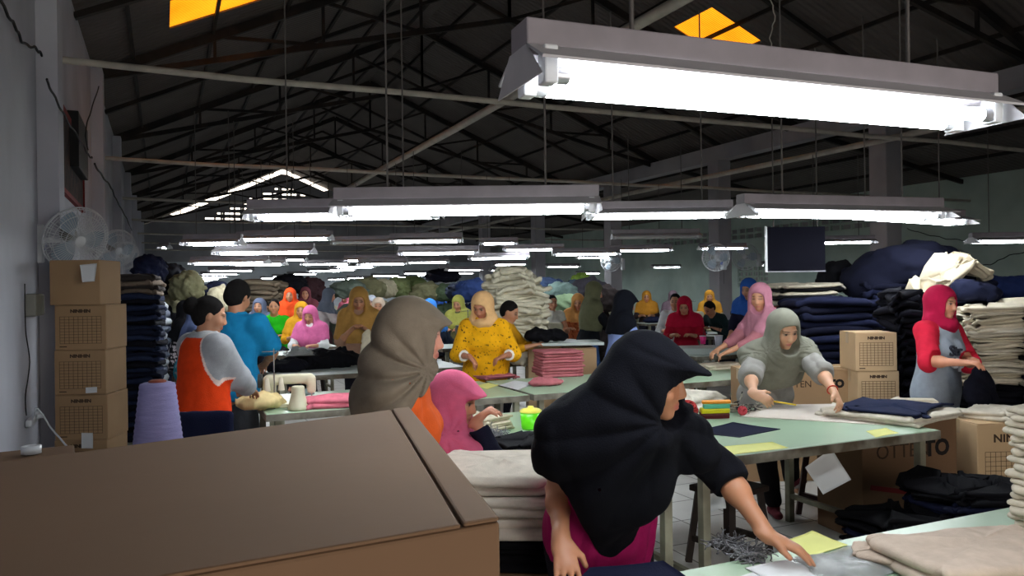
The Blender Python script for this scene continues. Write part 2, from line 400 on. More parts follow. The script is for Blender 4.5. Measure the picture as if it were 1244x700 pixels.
def armmask(J, V, r=.085, t0=.3, sides='LR', r2=None):
    out = np.zeros(len(V), bool); r_ = r
    for n in sides:
        for a, b, t00, r in ((J['S'+n], J['E'+n], t0, r_), (J['E'+n], J['W'+n], -.5 if r2 else 0, r2 or r_)):
            a, b = np.array(a), np.array(b); ba = b-a; h = ((V-a)@ba)/(ba@ba); hc = np.clip(h, 0, 1); d = np.linalg.norm(V-a-hc[:, None]*ba, axis=1); out |= (d < r) & (h > t00)
    return out
def const(c):
    c = np.array(c); return lambda V: np.tile(c, (len(V), 1))
def person(label, J, pos, vox=.007, skin=None, shirt=None, hijab=None, trousers=None, shoes=None, hair=None, group=None, handk=None, far=False, cols=True):
    """one body mesh plus clothing; shirt/hijab/... are dicts"""
    root = empty('person', (pos[0], pos[1], 0)); tag(root, label, 'person', group); o = (pos[0], pos[1], 0)
    skin = skin or rgb(176, 128, 98)
    S = SDF(); torso(S, J, 0, bust=True); limbs(S, J); head_ops(S, J, detail=not far); handk = handk or {}
    hand(S, J, 'L', **handk.get('L', {})); hand(S, J, 'R', **handk.get('R', {}))
    sdf_obj('body', S, vox, SKIN, root, o, skin_col(J, skin, far=far))
    if shirt: garment(J, root, o, vox, **shirt)
    if trousers: pants(J, root, o, vox, **trousers)
    if hijab: hijab_mesh(J, root, o, vox, **hijab)
    if hair: hair_mesh(J, root, o, vox, **hair)
    if shoes: shoe_mesh(J, root, o, vox, shoes)
    return root
def garment(J, root, o, vox, color=(.5, .5, .5), e=.016, sleeve=1.0, hem=.10, flare=1.0, fold=.006, colf=None, name='shirt', neck=True, seed=3, loose=1.0, wide=1.0, cuff=None, grain=28):
    h, P0, s, f, l = J['h'], J['P0'], J['s'], J['fc'], J['lc']; S = SDF(); torso(S, J, e, bust=True, wide=wide)
    hc = P0-UP*hem*h; S.cone(P0+s*.08, hc-UP*.03, .150*h*wide+e, (.160*h*wide+e)*flare, k=.06, ax=J['f'], f=.74)
    for n in 'LR':
        up = min(sleeve, 1.0); b = J['S'+n].lerp(J['E'+n], up)
        S.cone(J['S'+n], b, .052*h+e, .046*h*loose+e, k=.05)
        if sleeve > 1: S.cone(J['E'+n], J['E'+n].lerp(J['W'+n], sleeve-1), .046*h*loose+e*.9, .032*h*loose+e*.8, k=.02)
        if cuff:
            q = J['E'+n].lerp(J['W'+n], sleeve-1) if sleeve > 1 else b; a = (J['E'+n] if sleeve > 1 else J['S'+n]); d = (q-a).normalized()
            S.cone(q-d*.035, q-d*.005, cuff, cuff, k=.004)
    c0 = np.array(hc-UP*.0, dtype=np.float32)
    if neck: S.cone(J['Nb']+J['s']*.03, J['Nb']+J['s']*.10, .058*h, .075*h, k=.01, mode='s')
    P0n = np.array(P0, dtype=np.float32)
    hz = float(hc.z)
    hcn = np.array(hc, dtype=np.float32)
    S.fn(lambda p: np.where(((p-hcn)[..., :2]**2).sum(-1) < (.30*h)**2, hz-p[..., 2], -1).astype(np.float32), k=0)
    # the cut ends of the sleeves
    for n in 'LR':
        a = J['E'+n] if sleeve > 1 else J['S'+n]; z = J['W'+n] if sleeve > 1 else J['E'+n]; q = a.lerp(z, sleeve-1 if sleeve > 1 else sleeve)
        d = np.array((z-a).normalized(), dtype=np.float32); q = np.array(q, dtype=np.float32)
        def cutter(p, q=q, d=d):
            t = (p-q)@d; rr = ((p-q)**2).sum(-1)-t*t; return np.where((rr < .0062) & (t < .11), t, -1).astype(np.float32)
        S.fn(cutter, k=0)
    S.amp = fold*1.6
    S.disp = lambda p, d: (fold*ridge(p, grain, seed, (1, 1, .55))+fold*.5*wob(p, grain*.5, seed+1)).astype(np.float32)
    return sdf_obj(name, S, vox, CLOTH, root, o, colf or const(color), biggest=True)
def pants(J, root, o, vox, color=(.05, .05, .06), e=.018, length=.93, name='trousers', skirt=False, fold=.004, seed=9):
    h = J['h']; S = SDF(); P0 = J['P0']; M = fr(J['l'], J['f'], UP)
    S.ell(P0-UP*.02, (.150*h+e*.6, .105*h+e*.6, .11*h+e*.6), M, k=.05)
    for n in 'LR':
        S.cone(J['H'+n], J['K'+n], .088*h+e, .060*h+e, k=.05); q = J['K'+n].lerp(J['A'+n], length); S.cone(J['K'+n], q, .060*h+e, (.048 if not skirt else .06)*h+e*.6, k=.03)
    if skirt: S.cone(P0, (J['AL']+J['AR'])/2+UP*.08, .16*h, .20*h, k=.05, ax=J['f'], f=.85)
    S.amp = fold*1.5; S.disp = lambda p, d: (fold*ridge(p, 26, seed, (1, 1, .5))).astype(np.float32)
    return sdf_obj(name, S, max(vox, .008), CLOTH, root, o, const(color))
def shoe_mesh(J, root, o, vox, sh):
    for n in 'LR':
        a, t, h = J['A'+n], J['T'+n], J['h']; pt = sh.get('toe', {}).get(n, 0); t = rot(t, J['l'], pt); u = t.cross(J['l']); u = u if u.z > 0 else -u
        S = SDF(); b = a-u*.05*h
        S.cone(b-t*.045, b+t*.13*h, .038*h, .032*h, k=.02, ax=u, f=.85); S.cone(a-u*.0, b, .042*h, .040*h, k=.02)
        zz = b-u*.034*h; S.plane(zz, -u)
        c1, c2 = sh['color'], sh.get('sole', (.5, .5, .5)); bn, un = np.array(b), np.array(u)
        sdf_obj('shoe', S, max(vox*.7, .006), CLOTH, root, o, lambda V: np.where((((V-bn)@un) < -.018)[:, None], np.array(c2), np.array(c1)))
def hair_mesh(J, root, o, vox, color=(.008, .007, .007), bun=None, band=None, short=True, top=0.0):
    h, c, f, l, u = J['h'], J['Hc'], J['hf'], J['hl'], J['hu']; M = fr(l, f, u); q = lambda x, y, z: c+(l*x+f*y+u*z)*h
    S = SDF(); S.ell(q(0, -.020, .030), ((.080+top*.4)*h, (.096+top*.3)*h, (.092+top)*h), M, k=.02); S.ell(q(0, -.045, -.015), (.074*h, .066*h, .075*h), M, k=.03)
    S.ell(q(0, .085, -.045), (.080*h, .075*h, .105*h), M, k=.02, mode='s')
    for g in (1, -1): S.ell(q(.085*g, .0, -.035), (.03*h, .028*h, .042*h), M, k=.01, mode='s')
    if bun: S.ell(q(*bun), (.052*h, .050*h, .060*h), M, k=.012)
    S.amp = .004; S.disp = lambda p, d: (.0025*wob(p, 120, 4, (1, 1, .6))).astype(np.float32)
    ob = sdf_obj('hair', S, vox, CLOTH, root, o, const(color))
    if bun and band:
        b = Vector(q(*bun)); a = (b-Vector(q(0, -.02, .03))).normalized(); r = Matrix.Rotation(0, 3, 'Z'); w = a.orthogonal().normalized(); x = a.cross(w); cc = b-a*.042*h
        for nm, c_, k0, k1, dr in (('hair_tie', band[0], 0, 17, 0), ('ribbon', band[1], 15, 32, .003)):
            m = MB(); m.path([cc+(w*math.cos(2*PI*i/30)+x*math.sin(2*PI*i/30))*(.046+dr)*h-Vector(o) for i in range(k0, k1)], .011*h, 8)
            m.build(nm, mat('band_'+nm, c_, rough=.8), ob)
    return ob
def hijab_mesh(J, root, o, vox, color=(.3, .28, .25), brim=0.0, length=.22, spread=1.0, hole=(.061, .092), fold=.008, seed=2, tight=False, arms=.6, point=.0, pointdir=None,
               extra=None, colf=None, e=.028, chin=.0, capez=None, back=0.0, grain=22, slope=0.0, wrapk=.05, neckr=.0, radial=0.0, rk=9):
    """head cloth: cap, wrap round the neck, cape over shoulders and upper arms; hole leaves the face free"""
    h, c, f, l, u = J['h'], J['Hc'], J['hf'], J['hl'], J['hu']; M = fr(l, f, u); q = lambda x, y, z: c+(l*x+f*y+u*z)*h
    s, fc, lc = J['s'], J['fc'], J['lc']; S = SDF(); Mc = fr(lc, fc, s)
    S.ell(q(0, -.016, .028), (.091*h, .110*h, .104*h), M, k=.03)
    S.ell(q(0, .012, -.045), (.082*h, .085*h, .092*h), M, k=.05)
    S.cone(q(0, -.03, .02), J['Nb']+s*.05, .094*h, (.100+neckr)*h, k=.06, ax=f, f=.95)
    if not tight:
        S.cone(J['Nb']+s*.06, J['Sc']-s*.12*h, .085*h, .175*h*spread, k=.08, ax=fc, f=.80)
        for n in 'LR': S.cone(J['S'+n]+s*.0, J['S'+n].lerp(J['E'+n], arms), .050*h+e, .044*h+e*1.3, k=.08)
        S.cone(J['Sc']-s*.05*h, J['Sc']-s*(length+.05)*h, .165*h*spread, .175*h*spread, k=.06, ax=fc, f=.80)
        if back: S.cone(q(0, -.06, .0), J['Sc']-fc*back-s*(length)*h, .08*h, .13*h, k=.08)
        torso(S, J, e+.006, k=.05)
    else:
        S.cone(J['Nb']+s*.05, J['Nb']-s*.0*h+fc*.02, .092*h, .100*h, k=.05, ax=fc, f=.9)
        S.cone(J['Nb']+s*.03+lc*.09*h, J['Nb']+s*.03-lc*.09*h, .055*h, .055*h, k=.05)
    S.ell(q(0, .030, -.168), (.084*h, .072*h, .050*h), M, k=.04)
    if extra: extra(S, J, q)
    if brim:
        S.ell(q(0, .085, .062), (.066*h, (.03+brim)*h, .014*h), fr(l, (f*.96-u*.20).normalized(), (u*.96+f*.20).normalized()), k=.055)
    # hem
    if not tight:
        ctr = np.array(J['Sc']-s*length*h, dtype=np.float32); sn, ln, fn_ = (np.array(v, dtype=np.float32) for v in (s, lc, fc)); pp = point*h
        def hem(p):
            r = p-ctr; x = r@ln; y = r@fn_
            return (-(r@sn)-pp*np.maximum(0, 1-np.abs(x)/(.17*h))*(1 if pointdir is None else np.clip(y*pointdir/.05, 0, 1))-slope*y).astype(np.float32)
        S.fn(hem, k=.006)
    S.box(q(0, .13, -.030-chin), ((hole[0]+.006)*h, .092*h, hole[1]*h), M, r=.052*h, k=.006, mode='s')
    if tight: S.ell(J['Nb']+s*.010+fc*.052, (.098*h, .086*h, .046*h), Mc, k=.03)
    hc = np.array(c, dtype=np.float32); un = np.array(u, dtype=np.float32)
    ch = np.array(q(0, .07, -.115), dtype=np.float32); fn2 = np.array(f, dtype=np.float32); S.amp = fold*1.8+radial
    def disp(p, d):
        low = np.clip(.5-((p-hc)@un)/(.16*h), .12, 1)                # smoother over the crown, folded below
        if radial:
            v = p-ch; th = np.arctan2(v@un, v@fn2+1e-6); dist = np.sqrt((v*v).sum(-1)); w = np.clip(dist/.12-.4, 0, 1)*np.clip(low*1.3-.25, .05, .75)
            return (radial*w*(1-2*np.abs(np.sin(th*rk+1.1*wob(p, 7, seed+3)+seed)))+low*(fold*.5*ridge(p, grain, seed, (1, 1, .35))+fold*.6*wob(p, grain*.55, seed+1, (1, 1, .4)))).astype(np.float32)
        return (low*(fold*ridge(p, grain, seed, (1, 1, .35))+fold*.8*wob(p, grain*.55, seed+1, (1, 1, .4)))).astype(np.float32)
    S.disp = disp
    return sdf_obj('hijab', S, vox, CLOTH, root, o, colf or const(color), biggest=True)
# ------------------------------------------------------------------ setting
XL, XR, XP, YB, YF = -1.0, 20.0, 14.0, -3.0, 47.0
EAVE, RIDGEX, RIDGEZ = 5.3, 6.5, 8.75
XV = 14.3; ZV = 5.45; ZR = 4.45                                   # valley by the pillars, eave of the side aisle
def roofz(x):
    return EAVE+(RIDGEZ-EAVE)*(x-XL)/(RIDGEX-XL) if x < RIDGEX else (RIDGEZ+(ZV-RIDGEZ)*(x-RIDGEX)/(XV-RIDGEX) if x < XV else ZV+(ZR-ZV)*(x-XV)/(XR-XV))
def wallmat(name, c, c2):
    return mat(name, c, rough=.85, noise=.12, scale=1.3, bump=.15, bscale=9, c2=c2)
M_wall = wallmat('wall_paint', rgb(198, 200, 210), rgb(180, 182, 194)); M_gable = wallmat('gable_render', rgb(168, 168, 172), rgb(146, 146, 150))
M_green = wallmat('green_wall_paint', rgb(186, 202, 192), rgb(174, 192, 184)); M_pillar = wallmat('pillar_paint', rgb(176, 172, 176), rgb(160, 158, 164))
def struct(mb, name, m): o = mb.build(name, m); o['kind'] = 'structure'; return o
def floor_mat():
    m = bpy.data.materials.new('floor_tiles'); m.use_nodes = True; nt = m.node_tree; N = nt.nodes; L = nt.links; b = N['Principled BSDF']
    tc = N.new('ShaderNodeTexCoord'); br = N.new('ShaderNodeTexBrick'); br.offset = 0; br.inputs['Scale'].default_value = 1
    br.inputs['Brick Width'].default_value = .4; br.inputs['Row Height'].default_value = .4; br.inputs['Mortar Size'].default_value = .006
    br.inputs['Color1'].default_value = (*rgb(190, 188, 184), 1); br.inputs['Color2'].default_value = (*rgb(178, 176, 172), 1); br.inputs['Mortar'].default_value = (*rgb(70, 66, 62), 1)
    L.new(tc.outputs['Object'], br.inputs['Vector']); nz = N.new('ShaderNodeTexNoise'); nz.inputs['Scale'].default_value = 2.2; nz.inputs['Detail'].default_value = 6
    mx = N.new('ShaderNodeMix'); mx.data_type = 'RGBA'; mx.blend_type = 'MULTIPLY'; mx.inputs['Factor'].default_value = .6; L.new(tc.outputs['Object'], nz.inputs['Vector'])
    rp = N.new('ShaderNodeMapRange'); rp.inputs['From Min'].default_value = .35; rp.inputs['From Max'].default_value = .65; rp.inputs['To Min'].default_value = .6
    L.new(nz.outputs['Fac'], rp.inputs['Value']); L.new(br.outputs['Color'], mx.inputs['A']); L.new(rp.outputs[0], mx.inputs['B']); L.new(mx.outputs['Result'], b.inputs['Base Color'])
    b.inputs['Roughness'].default_value = .38; return m
struct(MB().box((XL-.3, YB-.3, -.2), (XR+.3, YF+.3, 0)), 'floor', floor_mat())
# left wall with its piers
struct(MB().box((XL-.2, YB, 0), (XL, YF, roofz(XL)-.02)), 'wall_left', M_wall)
PIERS = [8.4+5.85*i for i in range(-1, 7)]
for y in PIERS:
    if y < 3: continue
    m = MB().box((XL+.002, y-.42, 0), (XL+.17, y-.02, 5.15)); struct(m, 'pier_trim', M_wall)
m = MB().box((XL-.2, YB-.2, 2.5), (XR+.2, YB, 8.9)).box((XL-.2, YB-.2, 0), (.6, YB, 2.5)).box((3.6, YB-.2, 0), (XR+.2, YB, 2.5)); struct(m, 'wall_back', M_gable)  # the gap is an added opening, lets fill light in from behind
sl = bpy.data.lights.new('added_fill_light', 'AREA'); sl.shape = 'RECTANGLE'; sl.size = 2.9; sl.size_y = 2.4; sl.energy = 26; sl.color = (.86, .92, 1.0)   # cool fill light added behind the camera to brighten faces
so = bpy.data.objects.new('added_fill_light', sl); COL.objects.link(so); so.location = (2.1, YB+.02, 1.3); so.rotation_euler = (PI/2, 0, 0)
# side wall on the right with breeze blocks
m = MB(); ys = [(YB, 14.5, 0, ZR), (14.5, YF, 0, 1.5), (14.5, 22.0, 1.5, 2.3), (30, YF, 1.5, ZR), (14.5, 16.5, 2.3, ZR), (16.5, 30, 2.5, 3.3), (16.5, 30, 3.75, ZR), (23.7, 30, 1.5, 2.5), (22., 22.05, 1.5, 2.5)]
def lattice(m, x, y0, y1, z0, z1, py, pz, t=.035, d=.1):
    n = int(round((y1-y0)/py)); k = int(round((z1-z0)/pz))
    for i in range(n+1): yy = y0+(y1-y0)*i/n; m.box((x, yy-t, z0), (x+d, yy+t, z1))
    for i in range(k+1): zz = z0+(z1-z0)*i/k; m.box((x, y0, zz-t), (x+d, y1, zz+t))
for y0, y1, z0, z1 in ys: m.box((XR, y0, z0), (XR+.15, y1, z1))
m.box((XR, 22.0, 2.3), (XR+.15, 23.7, 2.5)); m.box((XR, 14.5, 2.3), (XR+.15, 22.0, 2.5))
lattice(m, XR+.02, 22.05, 23.7, 1.5, 2.3, .27, .2); lattice(m, XR+.02, 16.5, 30, 3.3, 3.75, .45, .22)
struct(m, 'wall_right', M_green)
struct(MB().box((XR+.6, 10, -.1), (XR+.8, 34, 5.5)), 'wall_light_block', M_gable)  # unseen wall added outside to darken the breeze-block holes
struct(MB().box((XR+.15, 10, 4.3), (XR+.8, 34, 4.4)), 'wall_light_block_cap', M_gable)  # added cover closing the gap above, keeps sky light out
# far gable wall: solid below, breeze-block field above, an open strip under the roof
m = MB().box((XL, YF, 0), (XR, YF+.2, 4.55))
def gz(x): return roofz(x)-(.26 if .4 < x < 9.0 else .02)
n = 60
def openings(x): return 1.2 < x < 12 
dx = (XR-XL)/n
for i in range(n):
    x0, x1 = XL+dx*i, XL+dx*(i+1); z0, z1 = max(gz(x0), 4.56), max(gz(x1), 4.56); xm = (x0+x1)/2
    if 1.4 < xm < 8.0 and min(z0, z1) > 6.3:
        zt = 5.6+.30*int((min(z0, z1)-.5-5.6)/.30)
        if zt > 5.6:
            m.box((x0, YF, 4.55), (x1, YF+.2, 5.6))
            k = int(round((zt-5.6)/.30))
            for j in range(k+1): m.box((x0, YF+.05, 5.6+.30*j-.10), (x1, YF+.15, 5.6+.30*j+.10))
            nb = 2 if i % 3 else 1
            m.box((x0-.06 if i % 3 == 0 else xm-.0, YF+.05, 5.6), (x0+.06 if i % 3 == 0 else xm+.10, YF+.15, zt))
        else: zt = 4.55
    else: zt = 4.55
    vs = [(x0, YF, zt), (x1, YF, zt), (x1, YF, z1), (x0, YF, z0), (x0, YF+.2, zt), (x1, YF+.2, zt), (x1, YF+.2, z1), (x0, YF+.2, z0)]
    m.add(vs, [(0, 1, 2, 3), (5, 4, 7, 6), (3, 2, 6, 7), (0, 4, 5, 1), (1, 5, 6, 2), (0, 3, 7, 4)])
struct(m, 'wall_far', M_gable)
struct(MB().box((XL+.01, YF-.02, 0), (XR, YF-.003, 3.3)), 'wall_far_paint', wallmat('far_wall_paint', rgb(206, 212, 218), rgb(190, 198, 206)))
# roof
def corrug(name, c, c2, trans=False, ax=0):
    m = bpy.data.materials.new(name); m.use_nodes = True; nt = m.node_tree; N = nt.nodes; L = nt.links; b = N['Principled BSDF']
    tc = N.new('ShaderNodeTexCoord'); w = N.new('ShaderNodeTexWave'); w.bands_direction = 'Y'; w.inputs['Scale'].default_value = 5.5 if trans else 2.1; w.inputs['Distortion'].default_value = .15
    L.new(tc.outputs['Object'], w.inputs['Vector']); bp = N.new('ShaderNodeBump'); bp.inputs['Strength'].default_value = .7; bp.inputs['Distance'].default_value = .03
    L.new(w.outputs['Fac'], bp.inputs['Height']); L.new(bp.outputs[0], b.inputs['Normal'])
    nz = N.new('ShaderNodeTexNoise'); nz.inputs['Scale'].default_value = 1.1; nz.inputs['Detail'].default_value = 5; L.new(tc.outputs['Object'], nz.inputs['Vector'])
    mx = N.new('ShaderNodeMix'); mx.data_type = 'RGBA'; mx.inputs['A'].default_value = (*c, 1); mx.inputs['B'].default_value = (*c2, 1); L.new(nz.outputs['Fac'], mx.inputs['Factor'])
    L.new(mx.outputs['Result'], b.inputs['Base Color']); b.inputs['Roughness'].default_value = .9
    if trans:
        t = N.new('ShaderNodeBsdfTranslucent'); out = N['Material Output']; ms = N.new('ShaderNodeMixShader'); ms.inputs[0].default_value = .9
        m2 = N.new('ShaderNodeMix'); m2.data_type = 'RGBA'; m2.blend_type = 'MULTIPLY'; m2.inputs['Factor'].default_value = .45; L.new(mx.outputs['Result'], m2.inputs['A']); L.new(w.outputs['Color'], m2.inputs['B'])
        L.new(m2.outputs['Result'], t.inputs[0]); L.new(bp.outputs[0], t.inputs['Normal'])
        L.new(b.outputs[0], ms.inputs[1]); L.new(t.outputs[0], ms.inputs[2]); L.new(ms.outputs[0], out.inputs['Surface'])
    return m
M_roof = corrug('corrugated_roof', rgb(104, 96, 92), rgb(72, 66, 62)); M_sky = corrug('amber_skylight', rgb(250, 205, 100), rgb(230, 165, 60), True)
def roof_mb(segs, t=.03):
    m = MB()
    for x0, x1, y0, y1, dz in segs:
        z0, z1 = roofz(x0)+dz, roofz(x1-1e-6)+dz
        m.add([(x0, y0, z0), (x1, y0, z1), (x1, y1, z1), (x0, y1, z0), (x0, y0, z0+t), (x1, y0, z1+t), (x1, y1, z1+t), (x0, y1, z0+t)],
              [(0, 3, 2, 1), (4, 5, 6, 7), (0, 1, 5, 4), (1, 2, 6, 5), (2, 3, 7, 6), (3, 0, 4, 7)])
    return m
def onroof(px, py):                                               # where that line of sight meets the roof
    r = ray(px, py); t = 1.0
    for _ in range(4000):
        p = CAM+r*t
        if p.z > roofz(p.x): return p
        t += .01
    return p
SKY = []
for a, b in (((206, 35), (330, -36)), ((818, 33), (925, 50))):
    pa, pb = onroof(*a), onroof(*b); SKY.append((min(pa.x, pb.x), max(pa.x, pb.x), min(pa.y, pb.y), max(pa.y, pb.y)))
# left slope panel and right slope panel
def holes(x0, x1, hl):                                            # strips of roof left round the skylights
    out = []; y = YB
    for hx0, hx1, hy0, hy1 in sorted(hl, key=lambda q: q[2]):
        out.append((x0, x1, y, hy0, 0)); out.append((x0, hx0, hy0, hy1, 0)); out.append((hx1, x1, hy0, hy1, 0)); y = hy1
    out.append((x0, x1, y, YF+.3, 0)); return out
s0, s1 = SKY; print('skylights', SKY)
segs = holes(XL-.3, RIDGEX, [s0])+holes(RIDGEX, XV, [s1])+[(XV, XR+.3, YB, YF+.3, 0)]
struct(roof_mb(segs), 'roof', M_roof)
for s in SKY: struct(roof_mb([(s[0]-.05, s[1]+.05, s[2]-.05, s[3]+.05, .035)], t=.004), 'roof_skylight', M_sky)
# steel trusses, purlins, tie pipes
M_steel = mat('dark_steel', rgb(34, 31, 30), rough=.7, noise=.3, scale=5, c2=rgb(52, 44, 38)); M_pipe = mat('pale_pipe', rgb(176, 170, 160), rough=.55, noise=.2, scale=6, spec=.4)
for y in PIERS:
    if y < 3: continue
    m = MB(); r = lambda x, d=.12: Vector((x, y+.25, roofz(x)-d))
    m.bar(r(XL), r(RIDGEX), .09, .16); m.bar(r(RIDGEX), r(XV-.1), .09, .16); m.bar(r(XV), r(XR), .08, .12)
    L_ = [XL+(RIDGEX-XL)*i/4 for i in range(5)]; R_ = [XV-(XV-RIDGEX)*i/4 for i in range(5)]
    zb = lambda x: EAVE-.15+(roofz(x)-EAVE)*.55
    for Q in (L_, R_):
        for i in range(4): m.bar((Q[i], y+.25, zb(Q[i])), (Q[i+1], y+.25, zb(Q[i+1])), .07, .10)
        for i in range(1, 5):
            m.bar((Q[i], y+.25, zb(Q[i])), r(Q[i]), .05, .06)
            m.bar((Q[i], y+.25, zb(Q[i])), r(Q[i-1]), .05, .06)
    struct(m, 'roof_truss', M_steel)
m = MB()
for x in [XL+.6+1.25*i for i in range(6)]+[RIDGEX+.5+1.25*i for i in range(6)]+[XV+1, XV+2.6, XV+4.2]:
    m.bar((x, YB, roofz(x)-.045), (x, YF, roofz(x)-.045), .05, .08)
struct(m, 'roof_purlins', M_steel)
m = MB()
for i in range(6):                                                # rafters that carry the sheets between the trusses
    y = 5.6+5.85*i; m.bar((XL, y, roofz(XL)-.13), (RIDGEX, y, roofz(RIDGEX)-.13), .10, .08); m.bar((RIDGEX, y, roofz(RIDGEX)-.13), (XV, y, roofz(XV-.01)-.13), .10, .08)
struct(m, 'roof_rafters', M_steel)
for i, y in enumerate(PIERS[1:]):
    m = MB(); pts = [Vector((XL+.05+(XR-XL-.1)*t/12, y, 3.80-.03*math.sin(PI*((t*1.3) % 3)/3))) for t in range(13)]
    m.path(pts, .034, 8); tag(m.build('tie_pipe', M_pipe), ['pale pipe crossing the hall, the nearest and lowest in view', 'second pale pipe crossing the hall from the left wall', 'third pale pipe crossing the hall from the left wall', 'fourth pale pipe crossing the hall from the left wall', 'fifth pale cross pipe, far down the hall', 'sixth pale cross pipe, far down the hall', 'last pale cross pipe before the far gable'][i], 'pipe', 'pale cross pipes')
for x, lb in ((3.85, 'long pale pipe running down the hall over the left tables'), (10.6, 'long pale pipe running down the hall toward the concrete beam')):
    tag(MB().path([(x, 1.5+4.5*i, 3.89+.02*(i % 2)) for i in range(11)], .052, 8).build('long_pipe', M_pipe), lb, 'pipe', 'pale pipes running down the hall')
# pillars and the beam on them
for i, y in enumerate((11.9, 17.3, 22.9, 28.7, 34.5, 40.4)):
    struct(MB().box((XP-.22, y-.22, 0), (XP+.22, y+.22, 5.0), bev=.02), 'pillar', M_pillar)
struct(MB().box((XP-.18, YB, 5.0), (XP+.18, YF, 5.4)), 'beam', M_pillar)
# things on the left wall
M_white = mat('white_plastic', rgb(205, 208, 212), rough=.35, noise=.04, spec=.5); M_black = mat('black_plastic', rgb(18, 18, 20), rough=.5, noise=.1); M_cable = mat('black_cable', rgb(22, 22, 24), rough=.7)
M_gridd = mat('dull_grey_plastic', rgb(120, 118, 110), rough=.6); M_bluep = mat('blue_plastic', rgb(40, 70, 170), rough=.4); M_red = mat('red_board', rgb(120, 30, 30), rough=.7); M_board = mat('dark_board', rgb(34, 28, 28), rough=.8, c2=rgb(70, 50, 44), scale=20)
def wall_fan(at, face, tilt, label, blue=True, size=1.0, wall=Vector((-1, 0, 0)), arm=.35):
    """at: the middle of the cage; face: direction it blows; wall: toward its wall"""
    f = Vector(face).normalized(); at = Vector(at); r = empty('oscillating_fan', at); tag(r, label, 'fan')
    M = f.to_track_quat('Z', 'Y').to_matrix(); R = .235*size
    c = MB()
    for rr, z in ((R, 0), (R*.97, .03), (R*.80, .06), (R*.45, .075), (R*.16, .08), (R*.97, -.03), (R*.7, -.06), (R*.3, -.075)):
        c.path([M @ Vector((rr*math.cos(2*PI*k/36), rr*math.sin(2*PI*k/36), z)) for k in range(37)], .0035 if rr < R*.98 else .007, 4)
    for k in range(60):
        a = 2*PI*k/60; cs, sn = math.cos(a), math.sin(a)
        c.path([M @ Vector((rr*cs, rr*sn, z)) for rr, z in ((R*.16, .08), (R*.45, .075), (R*.80, .06), (R*.97, .03), (R, 0))], .0026, 3)
        if k % 2: c.path([M @ Vector((rr*cs, rr*sn, z)) for rr, z in ((R*.3, -.075), (R*.7, -.06), (R*.97, -.03), (R, 0))], .0026, 3)
    c.build('cage', M_white, r)
    MB().lathe([(0, .085), (R*.15, .084), (R*.17, .078), (0.001, .074)], 20, M=M).build('badge', M_white, r)
    MB().lathe([(.001, -.19), (.05, -.185), (.065, -.15), (.065, -.09), (.03, -.07), (.02, -.02), (.03, .02), (.001, .035)], 20, M=M).build('motor', M_gridd, r)
    for k in range(3):
        b = MB(); vs = []; n = 9
        for i in range(n):
            rr = .03+(R*.86-.03)*i/(n-1); w = .35+.75*math.sin(PI*min(i/(n-1)*.8+.12, 1))
            for j in range(7): a = 2*PI*k/3+w*(j/6-.5); vs.append(M @ Vector((rr*math.cos(a), rr*math.sin(a), .02*(j/6-.5)*2)))
        fs = [(i*7+j, i*7+j+1, (i+1)*7+j+1, (i+1)*7+j) for i in range(n-1) for j in range(6)]
        b.add(vs+[v-f*.002 for v in vs], fs+[tuple(q+63 for q in reversed(g)) for g in fs], True); b.build('blade', mat('fan_blade', rgb(150, 165, 180), rough=.3), r)
    w = Vector(wall); back = -f*.13; end = Vector((0, 0, -.06))+back+w*arm
    a = MB().path([back, back-Vector((0, 0, .06)), end], [.022, .026, .03], 8); a.build('arm', M_white, r)
    wx = end+w*.045; u = Vector((0, 0, 1)); sd = w.cross(u); Mx = Matrix((sd, w, u)).transposed().to_4x4(); Mx.translation = wx
    MB().box((-.055, -.045, -.20), (.055, .045, .14), Mx, bev=.015).build('mount', M_white, r)
    if blue: MB().box((-.04, -.055, -.09), (.04, -.046, -.03), Mx).build('switch_panel', M_bluep, r)
    MB().path([wx+Vector((0, 0, -.2)), wx+Vector((0, 0, -.5))], .003, 4).build('pull_cord', M_cable, r)
    return r
def onleft(px, py, off=0.0):                                      # on the left wall, off metres proud of it
    r = ray(px, py); t = (XL+off)/r.x; return CAM+r*t
pf = onleft(92, 290, .30); wall_fan(pf, RT*.80-UP*.36-FW*.48, 0, 'white oscillating fan on the left wall above the tall carton stack', size=1.22, arm=.18)
for px, py, lb in ((141, 303, 'grey wall fan just behind the nearest white wall fan'), (152, 311, 'small far wall fan beyond the two left wall fans')):
    q = onleft(px, py, .38); wall_fan(q, RT*.75-UP*.30-FW*.5, 0, lb, blue=False, size=1.25 if px < 150 else 1.1)
# speaker, red-edged notice board, socket boxes, cables
def wallbox(name, px0, py0, px1, py1, dep, m, label, cat, bev=.01, off=.003):
    a, b = onleft(px0, py0, off), onleft(px1, py1, off); y0, y1 = sorted((a.y, b.y)); z0, z1 = sorted((a.z, b.z)); c = Vector((XL+off, (y0+y1)/2, z0))
    o = MB().box((0, y0-c.y, 0), (dep, y1-c.y, z1-z0), bev=bev).build(name, m, loc=c); return tag(o, label, cat) if label else o
wallbox('hanging_speaker', 82, 202, 94, 158, .12, M_black, 'slim black speaker high on the left wall', 'speaker')
r = empty('notice_board', onleft(60, 270)); tag(r, 'dark notice board with red edge high on the left wall', 'board'); a, b = onleft(60, 262, .004), onleft(98, 230, .004)
y0, y1 = a.y, b.y; z0, z1 = 2.75, 3.55; MB().box((XL+.004, y0, z0), (XL+.03, y1, z1)).build('panel', M_board, r, origin=None).matrix_parent_inverse = Matrix.Translation(-r.location)
fb = MB()
